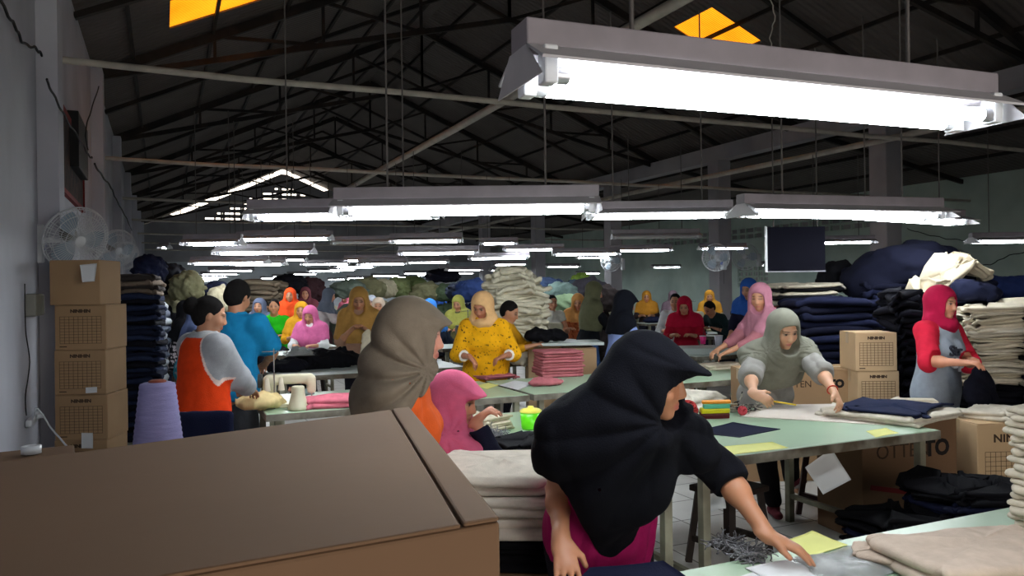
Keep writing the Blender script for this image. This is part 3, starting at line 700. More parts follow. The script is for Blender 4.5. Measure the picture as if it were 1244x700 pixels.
for q in (((XL+.004, y0-.05, z0-.05), (XL+.05, y1+.05, z0)), ((XL+.004, y0-.05, z1), (XL+.05, y1+.05, z1+.09)), ((XL+.004, y0-.05, z0), (XL+.05, y0, z1)), ((XL+.004, y1, z0), (XL+.05, y1+.05, z1))): fb.box(*q)
fb.build('frame', M_red, r).matrix_parent_inverse = Matrix.Translation(-r.location)
wallbox('junction_box', 30, 385, 41, 357, .08, M_gridd, 'dull grey junction box on the left wall under the fan', 'socket', bev=.015)
r = wallbox('power_socket', 30, 520, 42, 500, .05, M_white, 'white power socket low on the left wall with a plug', 'socket', bev=.015)
MB().tube((.05, 0, .05), (.10, .01, .05), .022, .018, 12).build('plug', M_white, r)
def smoothpts(pts, k=6, wig=0.0):
    pts = [Vector(p) for p in pts]; out = []
    for i in range(len(pts)-1):
        p0, p1, p2, p3 = pts[max(i-1, 0)], pts[i], pts[i+1], pts[min(i+2, len(pts)-1)]
        for j in range(k): t = j/k; out.append(.5*((2*p1)+(p2-p0)*t+(2*p0-5*p1+4*p2-p3)*t*t+(3*p1-p0-3*p2+p3)*t**3)+Vector((0, math.sin(len(out)*1.7), math.cos(len(out)*1.3)))*wig)
    return out+[pts[-1]]
def cable(name, pts, r, label, m=None, group=None): return tag(MB().path(smoothpts(pts, 6, .012 if r > .01 else .002), r*(.6 if r > .01 else 1), 5).build(name, m or M_cable), label, 'cable', group)
cable('wall_cord', [onleft(x, y, .02) for x, y in ((30, 345), (31, 400), (36, 440), (31, 480), (32, 505))], .005, 'thin dark cable from the fan down to the white wall socket')
cable('bundled_cord', [onleft(x, y, .05) for x, y in ((-10, -20), (8, 15), (20, 35), (28, 52), (42, 58), (50, 66), (55, 76))], .018, 'bundled dark cable running down the wall to the first pipe')
cable('bundled_cord', [onleft(x, y, .20) for x, y in ((57, 98), (70, 125), (84, 150), (100, 175), (107, 188), (112, 192))], .016, 'bundled dark cable between the first and second piers')
cable('bundled_cord', [onleft(x, y, .22) for x, y in ((120, 106), (112, 130), (104, 160), (107, 182))], .013, 'looped dark cable hanging beside the second pier')
cable('bundled_cord', [onleft(x, y, .22) for x, y in ((115, 200), (125, 215), (135, 228), (140, 240), (148, 255), (155, 268), (160, 280))], .022, 'bundled dark cable running along the far left wall')
cable('plug_cord', [onleft(40, 509, .10), onleft(46, 497, .2), P(62, 520, 5.6), P(84, 545, 4.6), P(96, 556, 4.0)], .006, 'white cord hanging from the wall socket toward the cartons', M_white)

cable('bundled_cord', [P(x, y, 17) for x, y in ((1102, 278), (1122, 284), (1150, 290), (1178, 293), (1200, 298))], .014, 'dark cord sagging in front of the right side wall')
cable('bundled_cord', [P(x, y, 15) for x, y in ((1160, 318), (1185, 322), (1204, 321), (1222, 312), (1250, 305))], .016, 'dark cord with knots at the right edge of the side wall')
cable('bundled_cord', [P(x, y, 7.9) for x, y in ((935, -5), (941, 20), (936, 45), (939, 70))], .011, 'pale cord dangling from the roof beside the right skylight', M_pipe)
# ------------------------------------------------------------------ fluorescent lamps
M_tube = emis('fluorescent_tube', (.90, .97, 1.0), 34.0); M_tubeoff = mat('unlit_tube', rgb(190, 192, 190), rough=.3)
M_house = mat('lamp_housing_white', rgb(178, 176, 180), rough=.5, noise=.1, spec=.4); M_hous2 = mat('lamp_housing_grey', rgb(132, 126, 132), rough=.5, noise=.15, spec=.4); M_cap = mat('tube_cap', rgb(190, 190, 195), rough=.3, metal=.6); M_wire = mat('hanger_wire', rgb(84, 80, 78), rough=.6)
def lamp(label, a, b, lit=True, w=.17, tubes=2, top=3.78, group=None, hang=True, hb=.0):
    a, b = Vector(a), Vector(b); d = (b-a); L = d.length; d.normalize(); c = (a+b)/2; yaw = math.atan2(d.y, d.x)
    r = empty('hanging_lamp', c, yaw); tag(r, label, 'lamp', group); h = L/2
    MB().box((-h-.02, -.045, .045), (h+.02, .045, .125+hb), bev=.004).build('housing', M_hous2, r)
    m = MB()                                                      # flared reflector, a bent sheet with thickness
    for g in (1, -1):
        y0, y1 = g*.046, g*w; t = .003*g
        vs = [(-h-.02, y0, .060), (h+.02, y0, .060), (h+.02, y1, .018), (-h-.02, y1, .018), (-h-.02, y0, .066), (h+.02, y0, .066), (h+.02, y1+t, .023), (-h-.02, y1+t, .023)]
        fs = [(0, 1, 2, 3), (7, 6, 5, 4), (3, 2, 6, 7), (0, 3, 7, 4), (1, 5, 6, 2), (0, 4, 5, 1)]; m.add(vs, fs if g > 0 else [tuple(reversed(q)) for q in fs])
    for e in (-1, 1):
        x = e*(h+.02); m.add([(x, -w, -.012), (x, w, -.012), (x, .046, .064), (x, -.046, .064), (x+e*.003, -w, -.012), (x+e*.003, w, -.012), (x+e*.003, .046, .064), (x+e*.003, -.046, .064)], [(0, 1, 2, 3), (7, 6, 5, 4), (0, 4, 5, 1), (3, 2, 6, 7)])
    m.build('reflector', M_house, r)
    ys = {1: (0,), 2: (-.055, .055), 3: (-.09, 0, .09)}[tubes]
    for y in ys:
        t = MB().tube((-h+.06, y, .004), (h-.06, y, .004), .0165, n=12).build('tube', M_tube if lit else M_tubeoff, r)
        for e in (-1, 1): MB().tube((e*(h-.035), y, .004), (e*(h-.062), y, .004), .0172, n=12).build('tube_cap', M_cap, t)
        for e in (-1, 1): MB().box((min(e*(h-.005), e*(h-.035)), y-.02, -.016), (max(e*(h-.005), e*(h-.035)), y+.02, .06), bev=.004).build('lamp_holder', M_white, r)
    if hang:
        for e in (-.62, .62): MB().tube((e*h, 0, .12+hb), (e*h, 0, max(top-c.z, .2)), .0055, n=6).build('hanger', M_wire, r)
    return r
lamp('large twin fluorescent lamp glowing white right above the black-veiled woman', P(642, 109, 1.60), P(1188, 142, 2.06), w=.12, tubes=2, hb=-.005)
def lampx(label, x0, y0, x1, y1, d0=None, d1=None, **k):
    n = math.hypot(x1-x0, y1-y0)
    if d0 is None: d0 = min(1.22*FPX/n, 30)
    return lamp(label, P(x0, y0, d0), P(x1, y1, d1 or d0), **k)
lampx('long fluorescent lamp over the yellow-shirted woman, brightest of the middle ones', 412, 259, 722, 256, 3.9, 3.92, w=.15)
lampx('lit lamp half hidden at the left end of the long middle lamp', 306, 264, 534, 265, 5.2, w=.14)
lampx('lit lamp joining the right end of the long middle lamp', 712, 263, 886, 264, 6.2)
lampx('lit lamp over the grey-veiled woman, in front of the concrete pillar', 903, 260, 1138, 265, 4.75, 5.15)
lampx('lit lamp just behind and right of the one over the grey-veiled woman', 1020, 266, 1166, 269, 6.2, 7.2)
lampx('lit lamp at the right edge against the side wall', 1181, 297, 1290, 291, 10)
lampx('lit lamp over the blue-shirted man, longest on the left side', 264, 309, 380, 307)
FAR = [(226, 298, 292, 296, 9.4), (234, 322, 325, 319, 0), (284, 323, 346, 321, 14), (367, 323, 425, 320, 0), (420, 318, 492, 316, 0), (436, 321, 494, 322, 15.5), (486, 308, 580, 309, 0),
       (476, 297, 560, 291, 11), (584, 297, 628, 296, 15), (570, 315, 642, 314, 0), (612, 305, 684, 303, 0), (672, 311, 752, 308, 0), (742, 306, 815, 304, 0), (850, 304, 905, 301, 17), (972, 297, 1060, 294, 0),
       (290, 292, 402, 291, 11.2), (495, 320, 545, 319, 20), (600, 322, 640, 322, 24), (330, 316, 372, 317, 19), (195, 302, 205, 301, 18), (700, 314, 742, 313, 22), (400, 328, 432, 329, 25)]
for i, (x0, y0, x1, y1, d) in enumerate(FAR):
    lampx('distant ceiling-hung fluorescent lamp glowing over the far sewing tables', x0, y0, x1, y1, d or None, group='distant fluorescent lamps', top=3.78, hang=(i % 2 == 0))
for i, (X_, Y_) in enumerate([(x, y) for y in (24, 29, 34, 39, 44) for x in (1.2, 4.8, 8.4, 12.0)]+[(17, 19), (17, 25), (17, 31), (16.5, 38)]):
    a = Vector((X_, Y_, 2.2+.1*(i % 2)))
    lamp('distant ceiling-hung fluorescent lamp glowing over the far sewing tables', a, a+Vector((1.22, .1*(i % 3-1), 0)), group='distant fluorescent lamps', hang=False)
lampx('dark unlit lamp hanging between the green wall and the nearer pillar', 745, 289, 848, 289, lit=False)
lampx('dark unlit lamp fixture hanging above the carton-coloured far stack', 300, 322-33, 396, 288, 13, lit=False)
lampx('unlit dull lamp above the white crumpled cloth tower', 405, 287+8, 500, 296, 13.5, lit=False)
# ------------------------------------------------------------------ the people near the camera
def up(v, z): return Vector((v.x, v.y, z))
# black veil, magenta shirt, leaning over the nearest table
def black_woman():
    pos = G(738, 690, 2.50)
    J = skeleton(pos, 160, H=1.56, lean=31, side=-8, twist=-8, head=108, hpitch=10, hoff=RT*.06-UP*.022, handR=P(682, 657, 2.26), handL=P(934, 652, 2.28), poleR=FW-UP*.2, poleL=RT*.1+UP*.1+FW*.5)
    def extra(S, J, q):
        h = J['h']
        for n in 'LR': S.cone(J['S'+n], J['S'+n].lerp(J['E'+n], .5), .050, .050, k=.06)
        S.cone(J['Sc'], J['Sc']-J['s']*.20+J['fc']*.07, .14, .11, k=.08)
    r = person('woman in a black veil and magenta shirt reaching one arm over the nearest table', J, pos, vox=.0052, skin=rgb(170, 118, 88),
           shirt=dict(color=rgb(150, 24, 86), sleeve=.5, hem=.16, e=.02, seed=11), trousers=dict(color=rgb(26, 26, 34)),
           hijab=dict(color=rgb(9, 10, 17), brim=.062, length=.15, spread=.92, arms=.45, point=.34, hole=(.062, .080), fold=.010, radial=.010, rk=5, extra=extra, e=.03, chin=.026, pointdir=1),
           handk={'R': dict(hd=RT*.10-UP*.62-FW*.75, pn=-UP-FW*.1, curl=8, spread=2.2), 'L': dict(hd=RT*.86-UP*.30-FW*.4, pn=-UP*.9-FW*.1, curl=14, spread=1.2)})
    S = SDF(); S.cone(J['SL'], J['EL'], .066, .064, k=.02); S.cone(J['EL'], J['EL'].lerp(J['WL'], .22), .064, .062, k=.02)
    a = J['EL'].lerp(J['WL'], .20); d = (J['WL']-J['EL']).normalized(); S.plane(a, d); S.amp = .008; S.disp = lambda p, dd: (.004*ridge(p, 24, 5)).astype(np.float32)
    sdf_obj('sleeve', S, .006, CLOTH, r, r.location, const(rgb(12, 13, 20)))
    return J
JB = black_woman()
# grey veil and grey shirt, standing behind the green cutting table
def grey_woman():
    pos = G(935, 600, 5.42)
    J = skeleton(pos, 176, H=1.57, lean=42, side=-3, twist=4, head=168, hpitch=24, htilt=4, handR=P(916, 482, 4.72), handL=P(1022, 488, 4.70), poleR=-RT*.9+FW*.15-UP*.1, poleL=RT*.75+UP*.15+FW*.1,
                 feet=(P(962, 585, 5.75), P(940, 612, 5.40)))
    def extra(S, J, q):
        S.cone(q(.03, .02, -.12), J['SR']+UP*.02-RT*.05, .07, .06, k=.06); S.cone(q(-.02, .04, -.12), J['SL']+RT*.04, .07, .07, k=.06)
        S.cone(J['Sc']+J['fc']*.05, J['Sc']-J['s']*.17+J['fc']*.09, .10, .07, k=.06)
        for a in range(3): S.cone(q(.07, .03-.01*a, -.10-.03*a), q(-.055, .075, -.15-.035*a), .028, .03, k=.018)
    r = person('woman in a grey veil and grey shirt bending over the green cutting table', J, pos, vox=.0062, skin=rgb(205, 158, 128),
           shirt=dict(color=rgb(140, 138, 134), sleeve=1.22, hem=.16, e=.02, loose=1.25, seed=21, fold=.007, cuff=.062), trousers=dict(color=rgb(24, 22, 24)),
           shoes=dict(color=rgb(96, 40, 48), sole=(.45, .42, .40), toe={'L': -35}),
           hijab=dict(color=rgb(116, 116, 104), length=.17, spread=.92, arms=.42, hole=(.064, .096), fold=.010, radial=.006, rk=7, extra=extra, seed=5, point=.0),
           handk={'R': dict(hd=RT*.75-UP*.35-FW*.5, pn=-UP*.5+FW*.5+RT*.3, curl=38), 'L': dict(hd=RT*.15-UP*.6-FW*.6, pn=-UP*.5-RT*.5+FW*.3, curl=40)})
    d = (J['WL']-J['EL']).normalized(); c = J['WL']-d*.035
    m = MB(); w = d.orthogonal().normalized(); x = d.cross(w); m.path([c+(w*math.cos(t)+x*math.sin(t))*.031-r.location for t in [2*PI*i/24 for i in range(25)]], .004, 6)
    tag(m.build('bracelet', mat('red_band', rgb(190, 60, 40), rough=.5), None, r.location), 'thin red band round the left wrist of the grey-veiled woman', 'bracelet')
    a = J['FR'][0]; b = P(966, 492, 4.52); d = (b-a).normalized()
    m = MB(); m.tube(a-d*.03, b, .0055, .0045, 8).tube(b, b+d*.012, .0045, .001, 8); tag(m.build('marking_pen', mat('yellow_pen', rgb(225, 190, 20), rough=.4), origin=a), 'slim yellow pen held by the grey-veiled woman', 'pen')
    return J
JG = grey_woman()
# brown veil, orange shirt, behind the big carton
def brown_woman():
    pos = G(486, 560, 2.86)
    J = skeleton(pos, 86, H=1.555, lean=0, shr=.80, hoff=RT*.03, head=88, hpitch=6, handL=P(512, 690, 2.95), handR=P(505, 720, 2.75))
    def extra(S, J, q):
        S.cone(q(0, -.03, .02), q(0, -.06, -.20), .092, .10, k=.08); S.cone(q(0, -.06, -.20), J['Sc']-J['fc']*.09-UP*.30, .10, .12, k=.08)
        S.cone(q(-.02, .03, -.13), J['Sc']+J['fc']*.075+UP*.02, .055, .045, k=.04)
        S.cone(q(-.06, .0, -.14), J['Sc']+J['fc']*.12-J['lc']*.09-UP*.13, .035, .040, k=.03)
    return person('woman in a taupe brown veil and orange shirt seen in profile behind the big carton', J, pos, vox=.0058, skin=rgb(205, 140, 118),
           shirt=dict(color=rgb(214, 92, 40), sleeve=1.3, hem=.14, seed=31, e=.024), trousers=dict(color=rgb(40, 36, 40)),
           hijab=dict(color=rgb(116, 104, 90), brim=.045, length=.13, spread=.95, arms=.25, hole=(.066, .088), fold=.014, radial=.013, rk=6, extra=extra, seed=8, slope=-1.35, e=.024, grain=12),
           handk={'L': dict(curl=30), 'R': dict(curl=30)})
brown_woman()
def pink_girl():
    pos = G(512, 560, 3.42)
    J = skeleton(pos, 90, H=1.48, lean=14, seat=.44, head=106, hpitch=14, handL=P(560, 560, 3.5), handR=P(578, 512, 3.3), poleL=-UP-RT*.3, poleR=-UP-RT*.3-FW*.3)
    return person('girl in a pink veil and dark navy top sitting in profile beyond the brown-veiled woman', J, pos, vox=.0065, skin=rgb(200, 140, 112),
           shirt=dict(color=rgb(26, 27, 44), sleeve=1.85, hem=.12, seed=41), trousers=dict(color=rgb(26, 26, 40)),
           hijab=dict(color=rgb(212, 100, 134), brim=.035, length=.22, spread=1.0, arms=.5, hole=(.062, .082), fold=.008, radial=.006, rk=5, seed=12, slope=.25),
           handk={'L': dict(curl=40), 'R': dict(hd=RT*.6+UP*.5, pn=-UP+RT*.3, curl=55)})
pink_girl()
def yellow_woman():
    pos = G(590, 500, 7.25)
    def colf(V):
        n = ridge(V.astype(np.float32), 60, 3, (1, 1, 1.3)); m = wob(V.astype(np.float32), 190, 8, (1, 1, .6)) > .62; out = np.tile(np.array(rgb(222, 160, 20)), (len(V), 1)); out[m] = rgb(70, 50, 22)
        for n in 'LR': out[np.linalg.norm(V-np.array(J['E'+n].lerp(J['W'+n], .50)), axis=1) < .052] = rgb(226, 222, 214)
        return out
    J = skeleton(pos, 186, H=1.57, lean=6, head=205, hpitch=28, htilt=-4, handR=P(571, 434, 6.95), handL=P(612, 433, 6.95), poleR=-RT*.5-UP*1, poleL=RT*.5-UP*1)
    return person('woman in a mustard patterned top and peach veil standing behind the sewing table', J, pos, vox=.0078, skin=rgb(168, 110, 84),
           shirt=dict(colf=colf, sleeve=1.5, hem=.17, seed=51, wide=1.12, e=.022, loose=1.2, fold=.004), trousers=dict(color=rgb(200, 196, 190)),
           hijab=dict(color=rgb(212, 168, 118), tight=True, hole=(.060, .090), fold=.006, seed=13), handk={'R': dict(curl=40, hd=RT*.6-UP*.7-FW*.3), 'L': dict(curl=40, hd=-RT*.8-UP*.3-FW*.3)})
yellow_woman()
def orange_woman():
    pos = G(246, 520, 4.95)
    J = skeleton(pos, 38, H=1.585, lean=4, head=66, hpitch=16, handR=P(303, 472, 5.25), handL=P(292, 478, 5.5), poleR=RT*.3-UP*1-FW*.2, poleL=-UP)
    Sc, lc, fc, s = (np.array(J[x]) for x in ('Sc', 'lc', 'fc', 's'))
    def colf(V):
        q = V-Sc; x = np.abs(q@lc); z = q@s; out = np.tile(np.array(rgb(214, 62, 20)), (len(V), 1))
        dv = x-(.115-.0*z)-np.clip(-z, -.05, .25)*.32; rag = dv > 0; zz = (V[:, 2] > 1.02)
        out[(rag & zz) | armmask(J, V, .088, .35, 'R', .11)] = rgb(158, 160, 164); out[(np.abs(dv) < .006) & zz & ~armmask(J, V, .088, .35, 'R', .11)] = rgb(225, 200, 190); out[(z > .045) & (x < .1)] = rgb(170, 172, 174); return out
    return person('woman with a black hair bun in an orange shirt with grey sleeves, back half turned', J, pos, vox=.0068, skin=rgb(168, 120, 92),
           shirt=dict(colf=colf, sleeve=1.88, hem=.26, seed=61, wide=1.14, e=.026, loose=1.35, fold=.0035, grain=18), trousers=dict(color=rgb(96, 34, 52)),
           hair=dict(bun=(-.0, -.125, .028), band=(rgb(190, 180, 40), rgb(226, 120, 150))), handk={'R': dict(curl=25), 'L': dict(curl=30)})
orange_woman()
def blue_man():
    pos = G(284, 500, 6.05)
    J = skeleton(pos, 12, H=1.70, lean=6, head=20, hpitch=22, shr=1.12, handL=P(283, 447, 6.45), handR=P(322, 442, 6.4), poleL=-RT-UP*.3-FW*.5, poleR=RT-UP*.3-FW*.5)
    return person('man in a teal blue polo shirt with short black hair seen from behind', J, pos, vox=.0075, skin=rgb(176, 122, 92),
           shirt=dict(color=rgb(22, 112, 156), sleeve=.72, hem=.10, seed=71, wide=1.05, e=.024, loose=1.5, fold=.004), trousers=dict(color=rgb(78, 82, 88)),
           hair=dict(top=.010), handk={'R': dict(curl=30), 'L': dict(curl=30)})
blue_man()
def red_woman():
    pos = G(1140, 560, 5.75)
    J = skeleton(pos, 150, H=1.57, lean=2, head=150, hpitch=6, handR=P(1172, 441, 5.30), handL=P(1182, 438, 5.55), poleR=-RT*.7-UP*.8, poleL=-UP*1+RT*.5)
    Sc, lc, s = (np.array(J[x]) for x in ('Sc', 'lc', 's'))
    def colf(V):
        q = V-Sc; x = np.abs(q@lc); z = q@s; out = np.tile(np.array(rgb(150, 160, 172)), (len(V), 1)); dv = x-.115-np.clip(-z, -.05, .25)*.25
        out[((dv > 0) & (V[:, 2] > 1.15)) | armmask(J, V, .085)] = rgb(196, 36, 60); return out
    r = person('woman in a crimson veil and grey shirt with red sleeves by the cream stack', J, pos, vox=.0068, skin=rgb(200, 140, 112),
           shirt=dict(colf=colf, sleeve=1.12, hem=.17, seed=81, e=.02, loose=1.3, fold=.004), trousers=dict(color=rgb(26, 30, 44), e=.004),
           hijab=dict(color=rgb(164, 24, 62), tight=True, hole=(.060, .090), fold=.006, seed=17), handk={'R': dict(curl=35), 'L': dict(curl=35)})
    return J, r
JR, ROOT_R = red_woman()
# ------------------------------------------------------------------ tables, stools, cartons, cloth
M_top = mat('pale_green_laminate', rgb(158, 184, 156), rough=.35, noise=.06, scale=3, spec=.45); M_topw = mat('worn_white_laminate', rgb(180, 190, 186), rough=.4, noise=.08, scale=3, spec=.4)
M_edge = mat('worn_metal_edge', rgb(128, 124, 112), rough=.5, noise=.35, scale=14, c2=rgb(84, 74, 60)); M_leg = mat('pale_green_leg', rgb(150, 150, 130), rough=.6, noise=.25, scale=8, c2=rgb(110, 104, 88)); M_darkleg = mat('dark_wood_leg', rgb(40, 30, 26), rough=.7, noise=.3)
TZ = .78
def table(x0, x1, y0, y1, label, top=None, group=None, z=TZ, legs=None, shelf=False):
    r = empty('work_table', ((x0+x1)/2, (y0+y1)/2, 0)); tag(r, label, 'table', group); w, d = (x1-x0)/2, (y1-y0)/2
    MB().box((-w, -d, z-.025), (w, d, z), bev=.004).build('tabletop', top or M_top, r)
    e = MB(); t = .035
    for q in (((-w-.006, -d-.006, z-.05), (w+.006, -d+.02, z-.004)), ((-w-.006, d-.02, z-.05), (w+.006, d+.006, z-.004)), ((-w-.006, -d+.02, z-.05), (-w+.02, d-.02, z-.004)), ((w-.02, -d+.02, z-.05), (w+.006, d-.02, z-.004))): e.box(*q)
    e.build('edge_frame', M_edge, r)
    n = 2 if x1-x0 < 2.6 else 3
    for i in range(n):
        x = -w+.08+(2*w-.16)*i/(n-1)
        for y in (-d+.06, d-.06): MB().box((x-.022, y-.022, 0), (x+.022, y+.022, z-.05), bev=.003).build('leg', M_leg, r)
        MB().box((x-.015, -d+.08, .16), (x+.015, d-.08, .19)).build('stretcher', M_leg, r)
    return r
table(1.12, 3.45, .85, 1.86, 'nearest pale green table under the black-veiled woman\'s hands')
table(2.28, 3.92, 3.0, 4.12, 'green cutting table in front of the grey-veiled woman')
table(1.28, 2.22, 3.0, 4.72, 'pale table holding the bright green mug')
table(.62, 2.55, 5.43, 6.45, 'sewing machine table with the pink folded cloth')
table(2.60, 5.0, 5.43, 6.42, 'pale table carrying the stack of dusty pink garments')
table(.95, 2.9, 7.72, 8.62, 'table piled with black clothes behind the sewing machine', M_topw)
table(3.1, 4.42, 7.9, 8.75, 'pale blue-edged table before the white cloth tower', M_topw)
table(5.6, 7.1, 7.35, 8.35, 'table with pink and white tumblers beside the mauve-veiled woman', M_topw)
FARROWS = []
for y in (10.2, 12.6, 15.0, 17.6, 20.4, 23.4, 27.0):
    for x0, x1 in ((.9, 3.3), (3.5, 5.9), (6.6, 9.0), (9.2, 11.6)):
        if y > 18 and x0 > 6.5: pass
        FARROWS.append((x0, x1, y))
OCC = []                                                          # what stands on the floor: x, y, radius
def free(x0, x1, y0, y1, pad=0.0):
    for x, y, r in OCC:
        dx = max(x0-x, 0, x-x1); dy = max(y0-y, 0, y-y1)
        if math.hypot(dx, dy) < r+pad: return False
    return True
# ---- cartons
M_card = mat('brown_cardboard', rgb(158, 128, 96), rough=.85, noise=.08, scale=2.5, bump=.05, bscale=60, spec=.2); M_cardp = mat('pale_cardboard', rgb(190, 162, 126), rough=.85, noise=.08, scale=3, spec=.2)
M_cardd = mat('taupe_cardboard', rgb(114, 88, 66), rough=.8, noise=.07, scale=2.0, bump=.04, bscale=30, spec=.2); M_ink = mat('brown_ink', rgb(66, 50, 38), rough=.9); M_tape = mat('packing_tape', rgb(170, 146, 112), rough=.3, spec=.5); M_inkb = mat('black_ink', rgb(28, 24, 24), rough=.9)
FONTS = {}
def text_mesh(txt, size, m, parent, M, name='printed_text', bold=0.0, ext=.0006, sx=1.0):
    cu = bpy.data.curves.new(name, 'FONT'); cu.body = txt; cu.size = size; cu.extrude = ext; cu.align_x = 'CENTER'; cu.align_y = 'CENTER'; cu.offset = bold; cu.resolution_u = 3
    o = bpy.data.objects.new('t', cu); COL.objects.link(o); dg = bpy.context.evaluated_depsgraph_get(); me = bpy.data.meshes.new_from_object(o.evaluated_get(dg)); bpy.data.objects.remove(o)
    me.transform(Matrix.Diagonal((sx, 1, 1, 1))); me.transform(M); return link(name, me, m, parent)
def carton(name, loc, w, d, h, label, rz=0.0, m=None, prints=None, group=None, cat='box', tape=True, flap=True):
    """box with folded flaps: seam across the lid, tape, printed front (local -Y)"""
    r = empty(name, loc, rz); tag(r, label, cat, group); m = m or M_card
    MB().box((-w/2, -d/2, 0), (w/2, d/2, h-.006), bev=.006).build('body', m, r)
    if flap:
        for g in (-1, 1): MB().box((-w/2+.001, min(g*.0015, g*(d/2-.001)), h-.006), (w/2-.001, max(g*.0015, g*(d/2-.001)), h), bev=.002).build('flap', m, r)
        if tape: MB().box((-w/2-.001, -.03, h), (w/2+.001, .03, h+.0008)).box((-w/2-.0012, -.03, h-.09), (-w/2-.0004, .03, h)).build('tape', M_tape, r)
    if prints: prints(r, w, d, h)
    return r
def grid_print(r, w, d, h, head='NINIHIN', rows=9, cols=9, y=None, m=None):
    m = m or M_ink; yy = -d/2-.0008; p = MB(); X0, X1, Z0, Z1 = -w*.40, w*.40, h*.14, h*.74
    def ln(x0, z0, x1, z1, t=.0014): p.box((min(x0, x1)-t, yy-.0002, min(z0, z1)-t), (max(x0, x1)+t, yy+.0006, max(z0, z1)+t))
    for i in range(rows+1): z = Z0+(Z1-Z0)*i/rows; ln(X0, z, X1, z)
    for j in range(cols+1): x = X0+(X1-X0)*j/cols; ln(x, Z0, x, Z1)
    ln(-w*.40, h*.07, -w*.28, h*.07, .004)
    o = p.build('printed_table', m, r)
    text_mesh(head, h*.10, m, r, Matrix.Translation((0, yy, h*.86)) @ Matrix.Rotation(PI/2, 4, 'X'), 'printed_heading', bold=.002, sx=1.15)
# the big carton in the foreground, on another carton
za = 1.31
cn = PZ(607, 629, za); fl = PZ(497, 494, za)                       # near right corner and far right corner of its lid
edge = (fl-cn); D = edge.length; ed = edge.normalized(); ln_ = PZ(190, 700, za)-cn; wd = ln_.normalized()
side = Vector((-ed.y, ed.x, 0)); 
if side.dot(wd) < 0: side = -side
print('carton', D, ed, wd, side, ed.dot(wd))
Q = [PZ(607, 629, za), PZ(497, 494, za), PZ(-300, 602, za), PZ(-160, 760, za)]
def prism(name, pts, z0, z1, m, parent, o, inset=0.0):
    c = sum(pts, Vector())/4; ps = [p+(c-p).normalized()*inset for p in pts]; vs = [Vector((p.x, p.y, z))-o for z in (z0, z1) for p in ps]
    bm = bmesh.new(); bv = [bm.verts.new(v) for v in vs]
    for f_ in ((0, 1, 2, 3), (7, 6, 5, 4), (0, 4, 5, 1), (1, 5, 6, 2), (2, 6, 7, 3), (3, 7, 4, 0)): bm.faces.new([bv[i] for i in f_])
    bmesh.ops.recalc_face_normals(bm, faces=bm.faces); bmesh.ops.bevel(bm, geom=list(bm.edges), offset=.004, segments=2, profile=.5, affect='EDGES')
    me = bpy.data.meshes.new(name); bm.to_mesh(me); bm.free(); return link(name, me, m, parent)
def skew_carton(z0, z1, label):
    o = Vector((sum(p.x for p in Q)/4, sum(p.y for p in Q)/4, z0)); r = empty('large_carton', o); tag(r, label, 'box')
    prism('body', Q, z0, z1-.006, M_cardd, r, o); k = .10
    w0 = .052; a0 = Q[0]+(Q[3]-Q[0]).normalized()*w0; a1 = Q[1]+(Q[2]-Q[1]).normalized()*w0
    prism('flap', [a0, a1, Q[2], Q[3]], z1-.0055, z1-.001, M_cardd, r, o, .002); prism('flap', [Q[0], Q[1], a1.lerp(Q[1], .03), a0.lerp(Q[0], .03)], z1-.0055, z1+.0008, M_cardd, r, o, .001)
skew_carton(.68, za, 'large closed taupe cardboard carton in the near corner'); skew_carton(0, .676, 'large carton under the near taupe one')
# tall stack of printed cartons by the left wall
for i in range(5):
    d0 = 6.55; h = .376; zb = i*h*1.004
    c = P(110 if i < 4 else 107, 400, d0+.21); loc = Vector((c.x, c.y, zb)); w_ = [.43, .43, .42, .42, .41][i]
    carton('printed_carton', loc+RT*[0, .008, .004, .012, -.01][i], w_, .40, h, ['lowest visible printed carton of the stack by the left wall', 'second printed carton from the floor in the stack by the left wall', 'middle printed carton of the stack by the left wall', 'fourth printed carton up in the stack by the left wall', 'topmost carton of the stack by the left wall, with white paper on it'][i],
           -YAW+.06, M_card, (lambda r, w, d, h: grid_print(r, w, d, h)) if i < 4 else None, 'printed cartons stacked by the left wall')
M_paper = mat('white_paper', rgb(214, 216, 218), rough=.7, noise=.03); M_ypaper = mat('yellow_paper', rgb(222, 222, 132), rough=.7, noise=.05)
def sheet(name, pts, m, label, cat, th=.0012, curl=0.0, seg=10, group=None, parent=None):
    """a sheet of paper or cloth between four corners, slightly waved"""
    a, b, c, d = [Vector(p) for p in pts]; n = (b-a).cross(d-a).normalized(); vs = []
    for i in range(seg+1):
        for j in range(seg+1):
            u, v = i/seg, j/seg; p = (a*(1-u)+b*u)*(1-v)+(d*(1-u)+c*u)*v
            vs.append(p+n*curl*(math.sin(u*5.1+v*2)*.5+math.sin(v*6.3-u)*.5))
    N = seg+1; fs = [(i*N+j, (i+1)*N+j, (i+1)*N+j+1, i*N+j+1) for i in range(seg) for j in range(seg)]; k = len(vs); lo = [v-n*th for v in vs]
    f2 = [tuple(q+k for q in reversed(f)) for f in fs]; rim = [i*N for i in range(N)]+[seg*N+j for j in range(1, N)]+[i*N+seg for i in range(seg-1, -1, -1)]+[j for j in range(seg-1, 0, -1)]
    f3 = [(rim[q], rim[(q+1) % len(rim)], rim[(q+1) % len(rim)]+k, rim[q]+k) for q in range(len(rim))]
    o = MB().add(vs+lo, fs+f2+f3, True).build(name, m, parent, origin=None if parent else (a+b+c+d)/4)
    if label: tag(o, label, cat, group)
    return o
q = P(103, 334, 6.5); f_ = FW*-1
sheet('paper_note', [P(97, 322, 6.50), P(118, 320, 6.50), P(115, 342, 6.50), P(100, 343, 6.50)], M_paper, 'white paper note stuck on the topmost stacked carton', 'paper', curl=.003)
